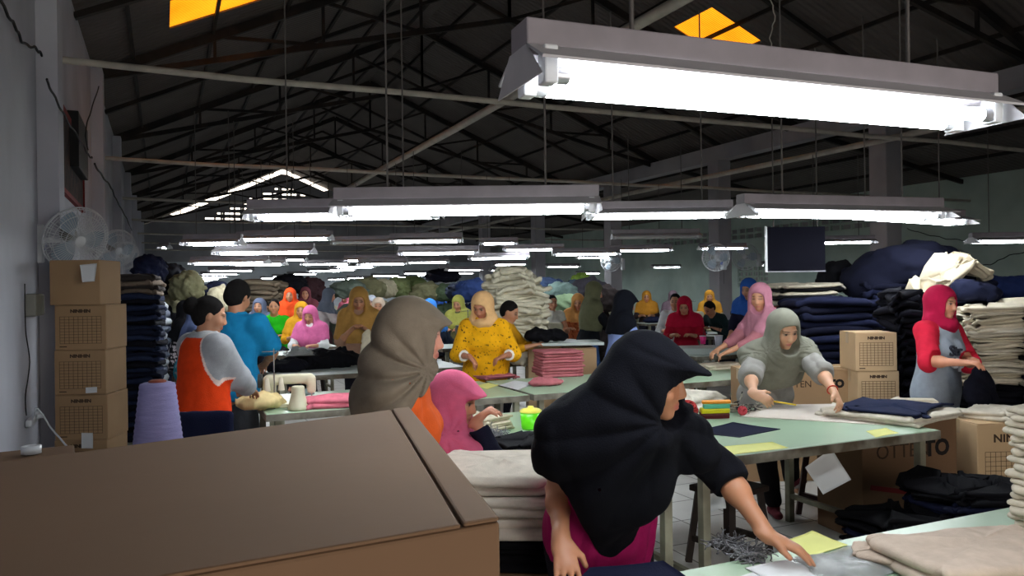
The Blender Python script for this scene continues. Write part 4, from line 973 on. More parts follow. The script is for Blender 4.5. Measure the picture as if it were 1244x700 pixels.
sheet('paper_note', [P(104, 471, 6.52), P(118, 470, 6.52), P(118, 477, 6.52), P(104, 478, 6.52)], M_paper, 'small torn white label on the fourth stacked carton from the top', 'paper', curl=.002)
sheet('paper_note', [P(99, 526, 6.50), P(113, 526, 6.50), P(113, 545, 6.50), P(99, 545, 6.50)], M_paper, 'white label on the lowest visible stacked carton', 'paper', curl=.002)
# folded garments
def folded_mesh(w, d, h, layers=2, seed=0, n=40, rough=.012, sag=.0):
    """a folded garment: rounded outline, folded edges bulging layer by layer, softly wrinkled top"""
    r = np.random.RandomState(seed); ph = r.uniform(0, 6, 8); vs = []; rings = []
    def outline(t, k, inset):
        c, s_ = math.cos(t), math.sin(t); e = .22; x = abs(c)**e*math.copysign(1, c); y = abs(s_)**e*math.copysign(1, s_)
        wv = rough*(math.sin(3*t+ph[k % 8])+.6*math.sin(7*t+ph[(k+3) % 8]*2)+.4*math.sin(13*t+k))
        return x*(w/2-inset)+wv*c, y*(d/2-inset)+wv*s_
    per = 5; prof = []
    for L in range(layers):
        for q in range(per): a = PI*(q+.5)/per-PI/2; prof.append((L, (L+.5+.5*math.sin(a))*h/layers, (1-math.cos(a))*h/layers*.55))
    for L, z, ins in prof:
        ring = []
        for i in range(n):
            x, y = outline(2*PI*i/n, L, ins); t = 2*PI*i/n; wz = max(rough-.016, 0)*(.8*math.sin(2*t+ph[1])+.7*math.sin(5*t+ph[5]+L)+.5*math.sin(9*t+ph[6])); ring.append((x, y, z+wz))
        rings.append(ring)
    top = rings[-1]
    for f in (.93, .8, .6, .35, .12): rings.append([(x*f, y*f, z+min(.25, (1-f)*.5)*h*.5+rough*.8*math.sin(x*22+y*9+ph[2])*math.sin(y*17+ph[4])*(1-f*.4)) for x, y, z in top])
    vs = [p for g in rings for p in g]; fs = [(i*n+k, i*n+(k+1) % n, (i+1)*n+(k+1) % n, (i+1)*n+k) for i in range(len(rings)-1) for k in range(n)]
    fs.append(tuple(reversed(range(n)))); m = len(rings)-1; fs.append(tuple(range(m*n, m*n+n)))
    me = bpy.data.meshes.new('folded'); me.from_pydata(vs, [], fs); me.polygons.foreach_set('use_smooth', [True]*(len(fs))); me.validate(); me.update(); return me
FM = {}
def folded(name, loc, w, d, h, color, label, cat='garment', group=None, rz=0.0, layers=2, seed=0, rough=.012, tilt=(0, 0), m=None):
    key = (layers, seed % 7, round(rough*1000), round(w/d*4))
    if key not in FM: FM[key] = folded_mesh(w, d, h, layers, seed % 7, rough=rough); FM[key]['dim'] = (w, d, h); FM[key].materials.append(m or CLOTHO)
    me = FM[key]; dm = me['dim']; o = bpy.data.objects.new(name, me); COL.objects.link(o); o.location = loc; o.rotation_euler = (tilt[0], tilt[1], rz); o.scale = (w/dm[0], d/dm[1], h/dm[2]); o.color = (*color, 1)
    if label: tag(o, label, cat, group)
    return o
def vary(c, a=.12):
    k = 1+random.uniform(-a, a); return tuple(min(x*k, 1) for x in c)
def stack(name, base, n, w, d, h, color, label, group, rz=0.0, jit=.012, cat='garment', layers=2, rough=.012, top=None, lean=(0, 0), cols=None, jr=.06, va=.1):
    z = base[2]; k = 0
    for i in range(n):
        hh = h*random.uniform(.85, 1.15); c = cols[i % len(cols)] if cols else color
        lb = top if (top and i == n-1) else label
        folded(name, (base[0]+random.uniform(-jit, jit)+lean[0]*(z-base[2]), base[1]+random.uniform(-jit, jit)+lean[1]*(z-base[2]), z), w*random.uniform(.95, 1.05), d*random.uniform(.95, 1.05), hh, vary(c, va), lb, cat, group, rz+random.uniform(-jr, jr), layers, random.randint(0, 6), rough)
        z += hh*1.02
    return z
def blob(name, c, R, color, label, cat='bundle', group=None, fold=.02, grain=14, vox=.02, seed=1, rz=0.0, parts=None, m=None, flat=True, st=(1, 1, 1), rx=0.0):
    """a soft creased heap or draped bundle; R half sizes"""
    S = SDF(); R = Vector(R); Mz = (Matrix.Rotation(rz, 3, 'Z') @ Matrix.Rotation(rx, 3, 'Y')).transposed(); M = [tuple(Mz[i]) for i in range(3)]
    S.ell((0, 0, 0), R, M, k=.05)
    for (px, py, pz, rx_, ry, rz_) in (parts or []): S.ell(Mz.transposed() @ Vector((px, py, pz)), (rx_, ry, rz_), M, k=.06)
    if flat: S.plane((0, 0, -R.z*.72), (0, 0, -1))
    S.amp = fold*2.6; S.disp = lambda p, d: (fold*1.1*ridge(p, grain, seed, st)+fold*.7*ridge(p, grain*2.3, seed+7, st)+fold*.8*wob(p, grain*.45, seed+5, st)).astype(np.float32)
    o = sdf_obj(name, S, vox, m or CLOTHO, None, (0, 0, 0)); o.location = c; o.color = (*color, 1)
    if label: tag(o, label, cat, group)
    return o
def again(o, loc, rz=0, sc=(1, 1, 1), color=None, label=None, group=None):
    c = o.copy(); COL.objects.link(c); c.location = loc; c.rotation_euler = (0, 0, rz); c.scale = sc
    if color: c.color = (*color, 1)
    if label: c['label'] = label
    if group: c['group'] = group
    return c
# ------------------------------------------------------------------ cloth, papers, tools and cartons about the hall
C_cream = rgb(206, 196, 176); C_beige = rgb(190, 180, 158); C_white = rgb(222, 218, 204); C_navy = rgb(22, 26, 48); C_black = rgb(14, 14, 18); C_dpink = rgb(172, 100, 106); C_olive = rgb(112, 112, 84)
FZ = TZ+.001
# ---- nearest table
c = PZ(1190, 694, FZ); folded('folded_garment', c, .50, .33, .075, rgb(196, 178, 162), 'beige folded garment lying on the nearest table', rz=-.25, layers=2, seed=2, rough=.014)
c = PZ(1080, 686, FZ); folded('folded_garment', c+Vector((-.0, .02, 0)), .13, .16, .035, rgb(186, 168, 152), 'small beige folded piece beside the big beige one on the nearest table', rz=.5, layers=2, seed=3, rough=.01)
sheet('yellow_sheet', [PZ(943, 662, FZ+.002), PZ(986, 676, FZ+.002), PZ(1030, 662, FZ+.002), PZ(987, 645, FZ+.002)], M_ypaper, 'yellow paper sheet on the nearest table behind the reaching hand', 'paper', curl=.002)
sheet('white_sheet', [PZ(905, 690, FZ+.003), PZ(950, 712, FZ+.003), PZ(1050, 706, FZ+.003), PZ(1000, 672, FZ+.003)], M_paper, 'white paper sheet under the reaching hand on the nearest table', 'paper', curl=.002)
sheet('white_sheet', [PZ(880, 706, FZ+.0005), PZ(925, 725, FZ+.0005), PZ(1010, 715, FZ+.0005), PZ(960, 682, FZ+.0005)], M_paper, 'second white paper peeking out under the first on the nearest table', 'paper', curl=.0004)
M_navyc = mat('navy_cloth', C_navy, rough=.95, noise=.2, bump=.25, bscale=200, spec=.1); M_creamc = mat('cream_cloth', C_cream, rough=.95, noise=.08, bump=.2, bscale=200, spec=.1)
sheet('navy_cloth_piece', [PZ(705, 703, FZ+.004), PZ(850, 712, FZ+.004), PZ(806, 681, FZ+.004), PZ(716, 690, FZ+.004)], M_navyc, 'navy cloth piece under the left hand of the black-veiled woman', 'cloth', curl=.003, th=.003)
def glass_film():
    m = bpy.data.materials.new('clear_film'); m.use_nodes = True; b = m.node_tree.nodes['Principled BSDF']; b.inputs['Transmission Weight'].default_value = .75; b.inputs['Roughness'].default_value = .12; b.inputs['IOR'].default_value = 1.15
    b.inputs['Base Color'].default_value = (.92, .96, .95, 1); b.inputs['Specular IOR Level'].default_value = 1.0; nz = m.node_tree.nodes.new('ShaderNodeTexNoise'); nz.inputs['Scale'].default_value = 60; bp = m.node_tree.nodes.new('ShaderNodeBump'); bp.inputs['Strength'].default_value = .8
    m.node_tree.links.new(nz.outputs['Fac'], bp.inputs['Height']); m.node_tree.links.new(bp.outputs[0], b.inputs['Normal']); return m
M_film = glass_film()
def crumple(name, c, w, d, h, m, label, cat, seed=0, n=26, rz=0.0, group=None):
    r = np.random.RandomState(seed); cs, sn = math.cos(rz), math.sin(rz); vs = []; lo = []
    for i in range(n+1):
        for j in range(n+1):
            u, v = i/n*2-1, j/n*2-1; e = 1+.10*math.sin(5*math.atan2(v, u)+seed); x, y = u*w/2*e, v*d/2*e; f = max(0, 1-max(abs(u), abs(v))**3)
            z = .003+h*f*(.35+.65*abs(float(wob(np.array([x, y, 0.], dtype=np.float32), 34, seed))))+r.uniform(0, .08)*h*f
            vs.append((x*cs-y*sn, x*sn+y*cs, z)); lo.append((x*cs-y*sn, x*sn+y*cs, z-.002))
    N = n+1; k = N*N; fs = [(i*N+j, (i+1)*N+j, (i+1)*N+j+1, i*N+j+1) for i in range(n) for j in range(n)]; rim = [i*N for i in range(N)]+[n*N+j for j in range(1, N)]+[i*N+n for i in range(n-1, -1, -1)]+[j for j in range(n-1, 0, -1)]
    fs += [tuple(q+k for q in reversed(f)) for f in fs]+[(rim[q], rim[(q+1) % len(rim)], rim[(q+1) % len(rim)]+k, rim[q]+k) for q in range(len(rim))]
    return tag(MB().add(vs+lo, fs, True).build(name, m, loc=c), label, cat, group)
crumple('plastic_bag', PZ(1030, 688, FZ), .26, .22, .035, M_film, 'crinkled clear plastic bag on the nearest table beside the beige garment', 'plastic bag', 4)
M_yarn = mat('grey_yarn', rgb(120, 120, 124), rough=.95, noise=.5, scale=120)
def tangle(c, w, d, h, n, m, label, seed=0, r=.0022, cat='yarn', name='yarn_tangle'):
    rr = random.Random(seed); mb = MB()
    for _ in range(n):
        p = Vector((rr.gauss(0, w/3), rr.gauss(0, d/3), rr.uniform(.003, h))); v = Vector((rr.uniform(-1, 1), rr.uniform(-1, 1), 0)).normalized(); pts = []
        for k in range(7):
            pts.append(Vector((p.x, p.y, max(p.z, r)))); v = (v+Vector((rr.uniform(-1, 1), rr.uniform(-1, 1), rr.uniform(-.5, .45)))*.8).normalized(); p = p+v*w*.13
        mb.path(pts, r, 4)
    return tag(mb.build(name, m, loc=c), label, cat)
tangle(PZ(884, 667, FZ), .07, .04, .028, 90, M_yarn, 'grey yarn scraps on the nearest table, left heap', 3)
tangle(PZ(912, 679, FZ), .07, .045, .028, 100, M_yarn, 'grey yarn scraps on the nearest table beside the white paper', 4)
c = PZ(1322, 660, FZ); stack('folded_garment', c, 19, .36, .30, .0225, rgb(204, 194, 176), 'cream folded garment in the tall stack at the right end of the nearest table', 'cream garments in the tall right stack', rz=.1, jit=.006, layers=1, rough=.008, top='topmost cream folded garment of the tall stack on the nearest table')
# ---- cream garments beside the carton, on a carton
c = PZ(606, 612, .80); c.z = 0; carton('plain_carton', c, .44, .46, .63, 'plain carton under the cream garments beside the near taupe carton', -.5, M_cardd, flap=False)
z = stack('folded_garment', (c.x, c.y, .632), 2, .42, .48, .055, C_black, 'black folded garment under the cream garments beside the taupe carton', 'black garments under the cream ones', rz=-.45)
stack('folded_garment', (c.x+.01, c.y, z), 3, .43, .50, .068, rgb(212, 204, 190), 'cream folded sweatshirt stacked beside the near taupe carton', 'cream garments beside the taupe carton', rz=-.45, layers=2, rough=.014, jit=.008, jr=.03, top='topmost cream folded sweatshirt beside the near taupe carton')
# ---- table with the mug
M_green = mat('lime_plastic', rgb(96, 214, 20), rough=.3, noise=.03, spec=.5); M_lemon = mat('lemon_plastic', rgb(228, 222, 90), rough=.35, noise=.03)
c = PZ(645, 521, FZ); r = empty('mug', c); tag(r, 'bright green plastic mug with a yellow lid', 'mug')
MB().lathe([(.001, 0), (.052, 0), (.056, .01), (.062, .10), (.057, .10), (.051, .012), (.001, .01)], 28).build('cup', M_green, r); MB().lathe([(.064, .098), (.064, .108), (.05, .116), (.02, .12), (.016, .132), (.001, .134)], 28).build('lid', M_lemon, r)
MB().path([RT*(.058+.035*math.sin(PI*t/8))+UP*(.085-.065*t/8) for t in range(9)], .007, 8).build('handle', M_green, r)
c = PZ(587, 522, FZ); stack('folded_garment', c, 3, .22, .26, .028, C_beige, 'beige folded piece beside the girl in the pink veil', 'beige pieces on the mug table', rz=.5)
tangle(PZ(603, 534, FZ), .08, .06, .05, 110, M_yarn, 'grey yarn tangle on the table with the green mug', 7)
c = PZ(642, 566, FZ); z = stack('folded_garment', c, 3, .26, .24, .022, C_beige, 'beige folded piece under the black ones on the mug table', 'beige pieces under black on the mug table', rz=.2); stack('folded_garment', (c.x, c.y, z), 2, .28, .26, .03, C_black, 'black folded garment on the mug table', 'black garments on the mug table', rz=.1, rough=.02)
sheet('dark_strap', [PZ(600, 533, FZ+.002), PZ(604, 538, FZ+.002), PZ(640, 528, FZ+.002), PZ(634, 523, FZ+.002)], M_navyc, 'dark strap lying in front of the green mug', 'strap', th=.004)
# ---- green cutting table
sheet('cream_cloth_piece', [PZ(898, 506, FZ+.003), PZ(1075, 516, FZ+.003), PZ(1082, 489, FZ+.003), PZ(925, 492, FZ+.003)], mat('offwhite_cloth', rgb(214, 204, 194), rough=.9, noise=.05), 'large off-white cloth piece spread under the hand of the grey-veiled woman', 'cloth', th=.003, curl=.002)
sheet('cream_cloth_piece', [PZ(1062, 514, FZ+.006), PZ(1120, 512, FZ+.006), PZ(1150, 497, FZ+.006), PZ(1088, 490, FZ+.006)], M_creamc, 'off-white cloth piece between the spread cloth and the navy garment', 'cloth', th=.004, curl=.003)
sheet('navy_cloth_piece', [PZ(1030, 491, FZ+.007), PZ(1062, 497, FZ+.007), PZ(1075, 491, FZ+.007), PZ(1040, 486, FZ+.007)], M_navyc, 'narrow navy strip at the back of the cutting table', 'cloth', th=.006)
sheet('navy_cloth_piece', [PZ(842, 525, FZ+.003), PZ(898, 531, FZ+.003), PZ(948, 521, FZ+.003), PZ(890, 513, FZ+.003)], M_navyc, 'navy cloth piece lying on the green cutting table', 'cloth', th=.006, curl=.003)
sheet('navy_cloth_piece', [PZ(838, 536, FZ+.002), PZ(842, 541, FZ+.002), PZ(862, 536, FZ+.002), PZ(848, 530, FZ+.002)], M_navyc, 'small navy scrap near the face of the black-veiled woman', 'cloth', th=.003)
sheet('yellow_sheet', [PZ(851, 545, FZ+.002), PZ(868, 555, FZ+.002), PZ(958, 544, FZ+.002), PZ(938, 537, FZ+.002)], M_ypaper, 'long yellow paper at the front edge of the green cutting table', 'paper', curl=.0008)
sheet('yellow_sheet', [PZ(1052, 524, FZ+.002), PZ(1064, 531, FZ+.002), PZ(1092, 526, FZ+.002), PZ(1076, 520, FZ+.002)], M_ypaper, 'small torn yellow paper near the right end of the cutting table', 'paper', curl=.002)
c = PZ(828, 493, FZ); folded('folded_garment', c, .38, .42, .07, rgb(214, 208, 194), 'white cloth heap behind the face of the black-veiled woman', rz=.3, rough=.03, seed=4)
r = empty('snack_pouch', PZ(868, 508, FZ)); tag(r, 'yellow and orange plastic pouch on the green cutting table', 'bag')
for i, (x0, x1, z0, z1, cc) in enumerate(((-.09, .09, .0, .035, rgb(90, 20, 30)), (-.09, .09, .035, .065, rgb(226, 216, 30)), (-.075, .09, .065, .095, rgb(90, 180, 150)), (-.085, .095, .095, .115, rgb(236, 150, 40)))):
    MB().box((x0, -.02+.004*i, z0), (x1, .03-.004*i, z1), bev=.006).build(['base_band', 'yellow_band', 'teal_band', 'orange_band'][i], mat('pouch_%d' % i, cc, rough=.35), r)
r.rotation_euler = (.25, 0, -.35)
for i, (px, py, cc, rr, lb) in enumerate(((836, 510, rgb(170, 50, 48), .055, 'red yarn ball on the cutting table'), (826, 506, rgb(110, 40, 36), .05, 'dark maroon yarn ball beside the red one'), (902, 505, rgb(216, 84, 96), .028, 'small coral yarn ball beside the striped cords'))):
    b = MB(); rd = random.Random(i); 
    for _ in range(16):
        ax = Vector((rd.uniform(-1, 1), rd.uniform(-1, 1), rd.uniform(-1, 1))).normalized(); u = ax.orthogonal().normalized(); w = ax.cross(u); q = rr*rd.uniform(.86, 1)
        b.path([(u*math.cos(2*PI*k/18)+w*math.sin(2*PI*k/18))*q+ax*rr*.2*rd.uniform(-1, 1) for k in range(19)], rr*.13, 5)
    o = b.build('yarn_ball', mat('yarn_%d' % i, cc, rough=.95, noise=.3, scale=60), loc=PZ(px, py, FZ)+UP*rr*1.1); tag(o, lb, 'yarn ball')
tangle(PZ(897, 500, FZ), .16, .12, .05, 26, mat('striped_cord', rgb(180, 176, 160), rough=.8, c2=rgb(30, 30, 34), scale=70), 'black and white cord bundle by the yellow pouch', 9, .005, 'cord', 'cord_bundle')
# navy sweater with cream lining hanging over the table's right end, on a carton
c = PZ(1150, 512, FZ); c += Vector((.06, .12, .0))
S = SDF(); 
o1 = folded('folded_garment', (4.06, 3.45, FZ), .62, .62, .045, rgb(206, 198, 182), 'cream folded garment under the navy one at the right end of the cutting table', rz=.25, rough=.02, seed=5); 
o2 = folded('folded_garment', (4.05, 3.40, FZ+.047), .50, .46, .03, rgb(28, 34, 58), 'navy folded garment on the cream one at the right end of the cutting table', rz=.45, rough=.02, seed=1)
folded('folded_garment', (4.46, 3.80, .737), .70, .34, .042, rgb(208, 200, 184), 'cream garment spread behind the navy folded garment', rz=.1, rough=.03, seed=6); folded('folded_garment', (5.0, 3.42, .703), .36, .34, .06, rgb(206, 198, 182), 'cream garment at the right end beside the tall near stack', rz=.2, rough=.02, seed=2)
def ott(r, w, d, h):
    text_mesh('OTTEN', h*.17, M_ink, r, Matrix.Translation((-.06, -d/2-.001, h*.74)) @ Matrix.Rotation(PI/2, 4, 'X'), 'printed_logo'); text_mesh('TO', h*.19, M_inkb, r, Matrix.Translation((w*.28, -d/2-.001, h*.74)) @ Matrix.Rotation(PI/2, 4, 'X'), 'printed_logo', bold=.006)
def ott2(r, w, d, h):
    ott(r, w, d, h); m = MB(); m.bar((-w*.42, -d/2-.001, h*.46), (w*.42, -d/2-.001, h*.30), .002, .03); m.build('red_stripe', mat('red_stripe', rgb(120, 20, 24), rough=.6), r)
carton('logo_carton', (4.30, 3.68, 0), .74, .42, .735, 'taupe carton with dark logo and red stripe under the navy garment', -.12, M_cardd, ott2)
carton('printed_carton', (5.00, 3.42, 0), .52, .40, .70, 'printed carton right of the logo carton with the red stripe', -.35, M_cardp, lambda r, w, d, h: grid_print(r, w, d, h, rows=14, cols=12))
# black garments heaped on the floor
for i, (px, d, n) in enumerate(((1085, 4.0, 10), (1150, 4.15, 13), (1205, 4.0, 13), (1120, 3.55, 6))):
    g = P(px, 600, d); stack('folded_garment', (g.x, g.y, .005), n, .36, .34, .042, C_black, 'black folded garment heaped on the floor before the logo carton', 'black garments heaped on the floor', rz=.3*i, rough=.03, jit=.03, jr=.3, va=.3, cols=[C_black, C_navy, C_black])
# stool under the cutting table with papers
def stool(x, y, z, label, m=None, rz=0.0, w=.15, group=None):
    r = empty('stool', (x, y, 0), rz); tag(r, label, 'stool', group); m = m or M_darkleg
    MB().box((-w-.02, -w, z-.035), (w+.02, w, z), bev=.006).build('seat', m, r)
    for sx in (-1, 1):
        for sy in (-1, 1): MB().bar((sx*(w-.03), sy*(w-.03), z-.03), (sx*(w+.02), sy*(w+.01), 0), .035, .035).build('leg', m, r)
        MB().bar((sx*(w+.005), -w, .14), (sx*(w+.005), w, .14), .025, .03).build('rung', m, r)
    MB().bar((-w, 0, .14), (w, 0, .14), .025, .03).build('rung', m, r); return r
g = PZ(1003, 630, 0); stool(g.x+.10, g.y+.02, .47, 'dark maroon wooden stool under the green cutting table', mat('maroon_wood', rgb(58, 28, 28), rough=.5, noise=.2), .1)
sheet('white_sheet', [P(978, 568, 4.28), P(1010, 545, 4.28), P(1034, 583, 4.22), P(1000, 601, 4.22)], M_paper, 'white paper hanging from the front edge of the green cutting table', 'paper', curl=.01)
g = P(885, 560, 4.5); stool(g.x, g.y, .45, 'dark wooden bench frame under the left of the cutting table', M_darkleg, .2, .15)
sheet('white_sheet', [P(858, 600, 4.1), P(880, 598, 4.1), P(882, 618, 4.05), P(860, 622, 4.05)], M_paper, 'crumpled white bag under the left of the cutting table', 'paper', curl=.02)
# ---- sewing machine table
M_mach = mat('cream_enamel', rgb(214, 208, 180), rough=.35, noise=.05, spec=.5); M_machd = mat('dark_enamel', rgb(60, 62, 62), rough=.4, noise=.1); M_steelb = mat('bright_steel', rgb(170, 172, 175), rough=.25, metal=.9)
def machine(loc, rz, label, m=None, group=None, s=1.0):
    r = empty('sewing_machine', loc, rz); r.scale = (s, s, s); tag(r, label, 'sewing machine', group); m = m or M_mach
    MB().box((-.24, -.09, 0), (.24, .09, .035), bev=.008).build('bed', m, r)
    S = SDF(); S.box((.17, 0, .14), (.055, .055, .13), r=.02, k=.03).box((.0, 0, .245), (.20, .042, .045), r=.02, k=.03).box((-.19, 0, .19), (.038, .045, .075), r=.02, k=.03)
    sdf_obj('arm', S, .012, m, r); MB().tube((.23, 0, .235), (.265, 0, .235), .062, n=20).build('handwheel', M_machd, r)
    MB().tube((-.19, 0, .12), (-.19, 0, .045), .005).tube((-.19, 0, .05), (-.19, 0, .03), .002).build('needle_bar', M_steelb, r); MB().box((-.21, -.01, .035), (-.17, .02, .042)).build('presser_foot', M_steelb, r)
    t = MB().tube((.12, .10, 0), (.12, .10, .52), .006).tube((.02, .10, .50), (.22, .10, .50), .004).build('thread_stand', M_steelb, r)
    for x in (.06, .18): MB().lathe([(.03, .16), (.014, .27), (.001, .27)], 12, (x, .10, 0)).build('thread_cone', M_creamc, r)
    return r
g = PZ(352, 494, FZ); MACH = machine(g, YAW*-1+.2+PI, 'cream sewing machine on the table beside the pink folded cloth', s=.8)
S = SDF(); S.cone((0, 0, .02), (0, 0, .12), .070, .042, k=.02).cone((0, 0, .12), (0, 0, .16), .04, .045, k=.02).plane((0, 0, .165), (0, 0, 1)).plane((0, 0, 0), (0, 0, -1))
o = sdf_obj('oil_jug', S, .007, M_mach); o.location = PZ(359, 497, FZ)-FW*.04+RT*.03; tag(o, 'cream jug standing before the sewing machine', 'jug')
def pilec(name, c, w, d, h, color, label, cat='cloth', seed=1, fold=.014, grain=20, vox=.012, rz=0.0, group=None):
    o = blob(name, (c[0], c[1], c[2]+h*.5*.72), (w/2, d/2, h*.5*1.16), color, label, cat, group, fold, grain, vox, seed, rz, flat=True, st=(1, 1, 1)); return o
c = PZ(404, 494, FZ); folded('folded_garment', c, .36, .24, .07, rgb(224, 122, 140), 'pink folded cloth on the sewing machine table', rz=-.2, rough=.02, seed=3)
c = PZ(316, 483, .86); pilec('cream_cloth', (c.x, c.y, .784), .36, .30, .13, rgb(226, 204, 150), 'pale yellow cloth being fed to the machine by the woman in orange', seed=4)
c = PZ(371, 482, FZ); pilec('grey_cloth', c, .18, .2, .08, rgb(120, 132, 132), 'small grey teal cloth heap behind the cream jug', seed=5)
c = PZ(602, 459, FZ); folded('folded_garment', c, .34, .24, .03, C_dpink, 'flat dusty pink garment in front of the mustard-shirted woman', rz=.1, rough=.02, seed=2)
c = PZ(664, 468, FZ); pilec('pink_cloth', c, .34, .22, .07, C_dpink, 'crumpled dusty pink garment left of the tidy pink stack', seed=8, fold=.012, grain=26)
c = PZ(680, 457, FZ); stack('folded_garment', (c.x+.0, c.y+.05, FZ), 9, .40, .32, .026, C_dpink, 'dusty pink folded garment in the tidy stack on the pale table', 'dusty pink stacked garments', rz=-.15, layers=1, jit=.008, rough=.012, top='topmost dusty pink garment of the tidy stack', va=.06)
sheet('yellow_sheet', [PZ(578, 469, FZ+.002), PZ(592, 473, FZ+.002), PZ(606, 468, FZ+.002), PZ(593, 465, FZ+.002)], M_ypaper, 'small yellow-green paper at the front of the pink cloth table', 'paper')
sheet('white_sheet', [PZ(606, 468, FZ+.003), PZ(630, 474, FZ+.003), PZ(650, 466, FZ+.003), PZ(626, 462, FZ+.003)], M_paper, 'white paper lying left of the crumpled pink garment', 'paper')
c = PZ(876, 448, FZ); folded('folded_garment', c, .44, .26, .05, rgb(204, 192, 170), 'beige folded garment on the table left of the grey-veiled woman', rz=0, rough=.016, seed=4)
c = PZ(838, 450, FZ); folded('folded_garment', (c.x-.25, c.y+.22, FZ), .40, .36, .14, rgb(22, 36, 44), 'dark teal bundle on the table behind the black-veiled woman', cat='bundle', rz=.2, rough=.03, seed=5)
# ---- next rows
c = PZ(398, 447, FZ); pilec('black_clothes', (c.x, c.y+.05, FZ), .85, .40, .22, C_black, 'long heap of black clothes on the table behind the sewing machine', 'clothes', 6, .025, 12, .016)
c = PZ(352, 452, FZ); pilec('black_clothes', (c.x, c.y+.1, FZ), .45, .36, .15, rgb(18, 18, 26), 'smaller dark heap left of the long black heap', 'clothes', 7, .02, 14, .016)
crumple('plastic_bag', Vector((PZ(366, 450, FZ).x, PZ(366, 450, FZ).y+.1, FZ+.15)), .30, .25, .10, M_film, 'clear plastic bag on the dark clothes heap', 'plastic bag', 8)
for lb, px, d, w, h, n, pal in (('pale carton stacked before the white cloth tower', 666, 8.35, .46, .50, 2, M_cardp), ('darker carton stack with print before the white cloth tower', 702, 8.1, .33, .49, 2, M_card)):
    g = P(px, 430, d)
    for i in range(n): carton('plain_carton', (g.x, g.y, i*(h+.002)), w, .40, h, ('lower ' if i == 0 else 'upper ')+lb, -YAW+.05, pal)
g = P(688, 410, 8.15); MB_ = MB().box((-.36, -.22, 0), (.36, .22, .03), bev=.003); o = MB_.build('white_board', M_topw, loc=(g.x, g.y, 1.006)); o.rotation_euler = (0, 0, -YAW+.05); tag(o, 'white board lying on the stacked cartons', 'board')
pilec('black_clothes', (g.x-.22, g.y+.02, 1.037), .55, .32, .17, C_black, 'black clothes heap on the white board', 'clothes', 9, .02, 16, .014)
g = P(625, 400, 8.85); z = TZ+.003
for i in range(30):
    hh = .034*random.uniform(.8, 1.2); w = .66 if i < 20 else .68*(1-((i-19)/11)**2*.6)
    folded('cream_garment', (g.x+random.uniform(-.02, .02), g.y+random.uniform(-.02, .02), z), w*random.uniform(.96, 1.04), .46*random.uniform(.9, 1.1), hh*1.5, vary(rgb(226, 220, 198), .07), 'cream crumpled garment in the tall white cloth tower', 'garment', 'cream garments of the white cloth tower', -YAW+random.uniform(-.5, .5), 1, random.randint(0, 6), .034, (random.uniform(-.04, .04), random.uniform(-.04, .04))); z += hh
g2 = P(636, 420, 8.25); pilec('cream_cloth', (g2.x-.05, g2.y, .79), .26, .2, .22, rgb(212, 206, 188), 'white cloth draped at the foot of the cloth tower', 'cloth', 10, .02, 16, .014)
def tumbler(px, py, z, c, label, h=.12, r=.042):
    q = empty('tumbler', PZ(px, py, z)); tag(q, label, 'cup'); MB().lathe([(.001, 0), (r*.75, 0), (r, h), (r*.92, h), (r*.7, .005), (.001, .004)], 18).build('cup', mat('tumbler_'+label[:8].replace(' ', '_'), c, rough=.3), q); MB().lathe([(.001, h+.008), (r*1.03, h+.004), (r*1.03, h-.004), (r*.9, h-.004)], 18).build('lid', mat('tumbler_lid', rgb(220, 210, 215), rough=.3), q)
    MB().tube((.01, 0, h*.3), (.02, .005, h+.09), .003).build('straw', M_black, q)
tumbler(854, 418, TZ+.001+.08, rgb(226, 50, 130), 'bright pink tumbler on the table behind', .10); tumbler(873, 421, TZ+.001+.08, rgb(190, 190, 205), 'frosted pale tumbler beside the pink one', .13, .05)
g = PZ(864, 421, FZ+.08); tag(MB().box((-.38, -.24, 0), (.38, .24, .078), bev=.005).build('white_box', M_topw, loc=(g.x, g.y, TZ+.001), rz=-YAW), 'flat white box under the pink tumbler', 'box')
# thread cone and chair back near the left carton
g = P(192, 520, 3.35); carton('plain_carton', (g.x, g.y, 0), .34, .34, .90, 'plain carton carrying the lilac thread cone', .1, M_cardd, flap=False)
r = empty('thread_cone', (g.x, g.y, .902)); tag(r, 'large lilac thread cone beyond the taupe carton', 'thread cone')
pr = [(.001, 0), (.105, 0)]+[(.105-.035*i/26+(.0016 if i % 2 else -.0012), .01+.30*i/26) for i in range(27)]+[(.055, .315), (.04, .316)]; MB().lathe(pr, 32).build('thread', mat('lilac_thread', rgb(136, 132, 176), rough=.9, noise=.15, scale=10, bump=.5, bscale=90, stretch=(1, 1, 9)), r)
MB().lathe([(.001, .30), (.034, .30), (.036, .322), (.028, .326), (.001, .326)], 20).build('cone_core', mat('core_brown', rgb(120, 60, 46), rough=.8), r)
g = P(238, 520, 4.0); r = empty('chair', (g.x, g.y, 0), -.3); tag(r, 'navy-backed chair behind the lilac thread cone', 'chair')
S = SDF(); S.box((0, .16, .80), (.15, .030, .17), r=.029, k=.02); S.amp = .006; S.disp = lambda p, d: (.004*wob(p, 30, 3)).astype(np.float32); sdf_obj('backrest', S, .012, M_navyc, r)
MB().box((-.18, -.18, .44), (.18, .18, .50), bev=.02).build('seat', M_navyc, r)
for x in (-1, 1):
    for y in (-1, 1): MB().tube((x*.16, y*.16, .44), (x*.18, y*.18, 0), .013).build('leg', M_machd, r)
    MB().tube((x*.12, .17, .46), (x*.12, .17, .70), .012).build('post', M_machd, r)
q = PZ(38, 556, 1.312); tag(MB().lathe([(.02, 0), (.036, 0), (.036, .03), (.02, .03), (.02, 0)], 24).build('tape_roll', M_white, loc=P(38, 551, 3.1)-UP*.0), 'white tape roll at the left on a ledge behind the taupe carton', 'tape')
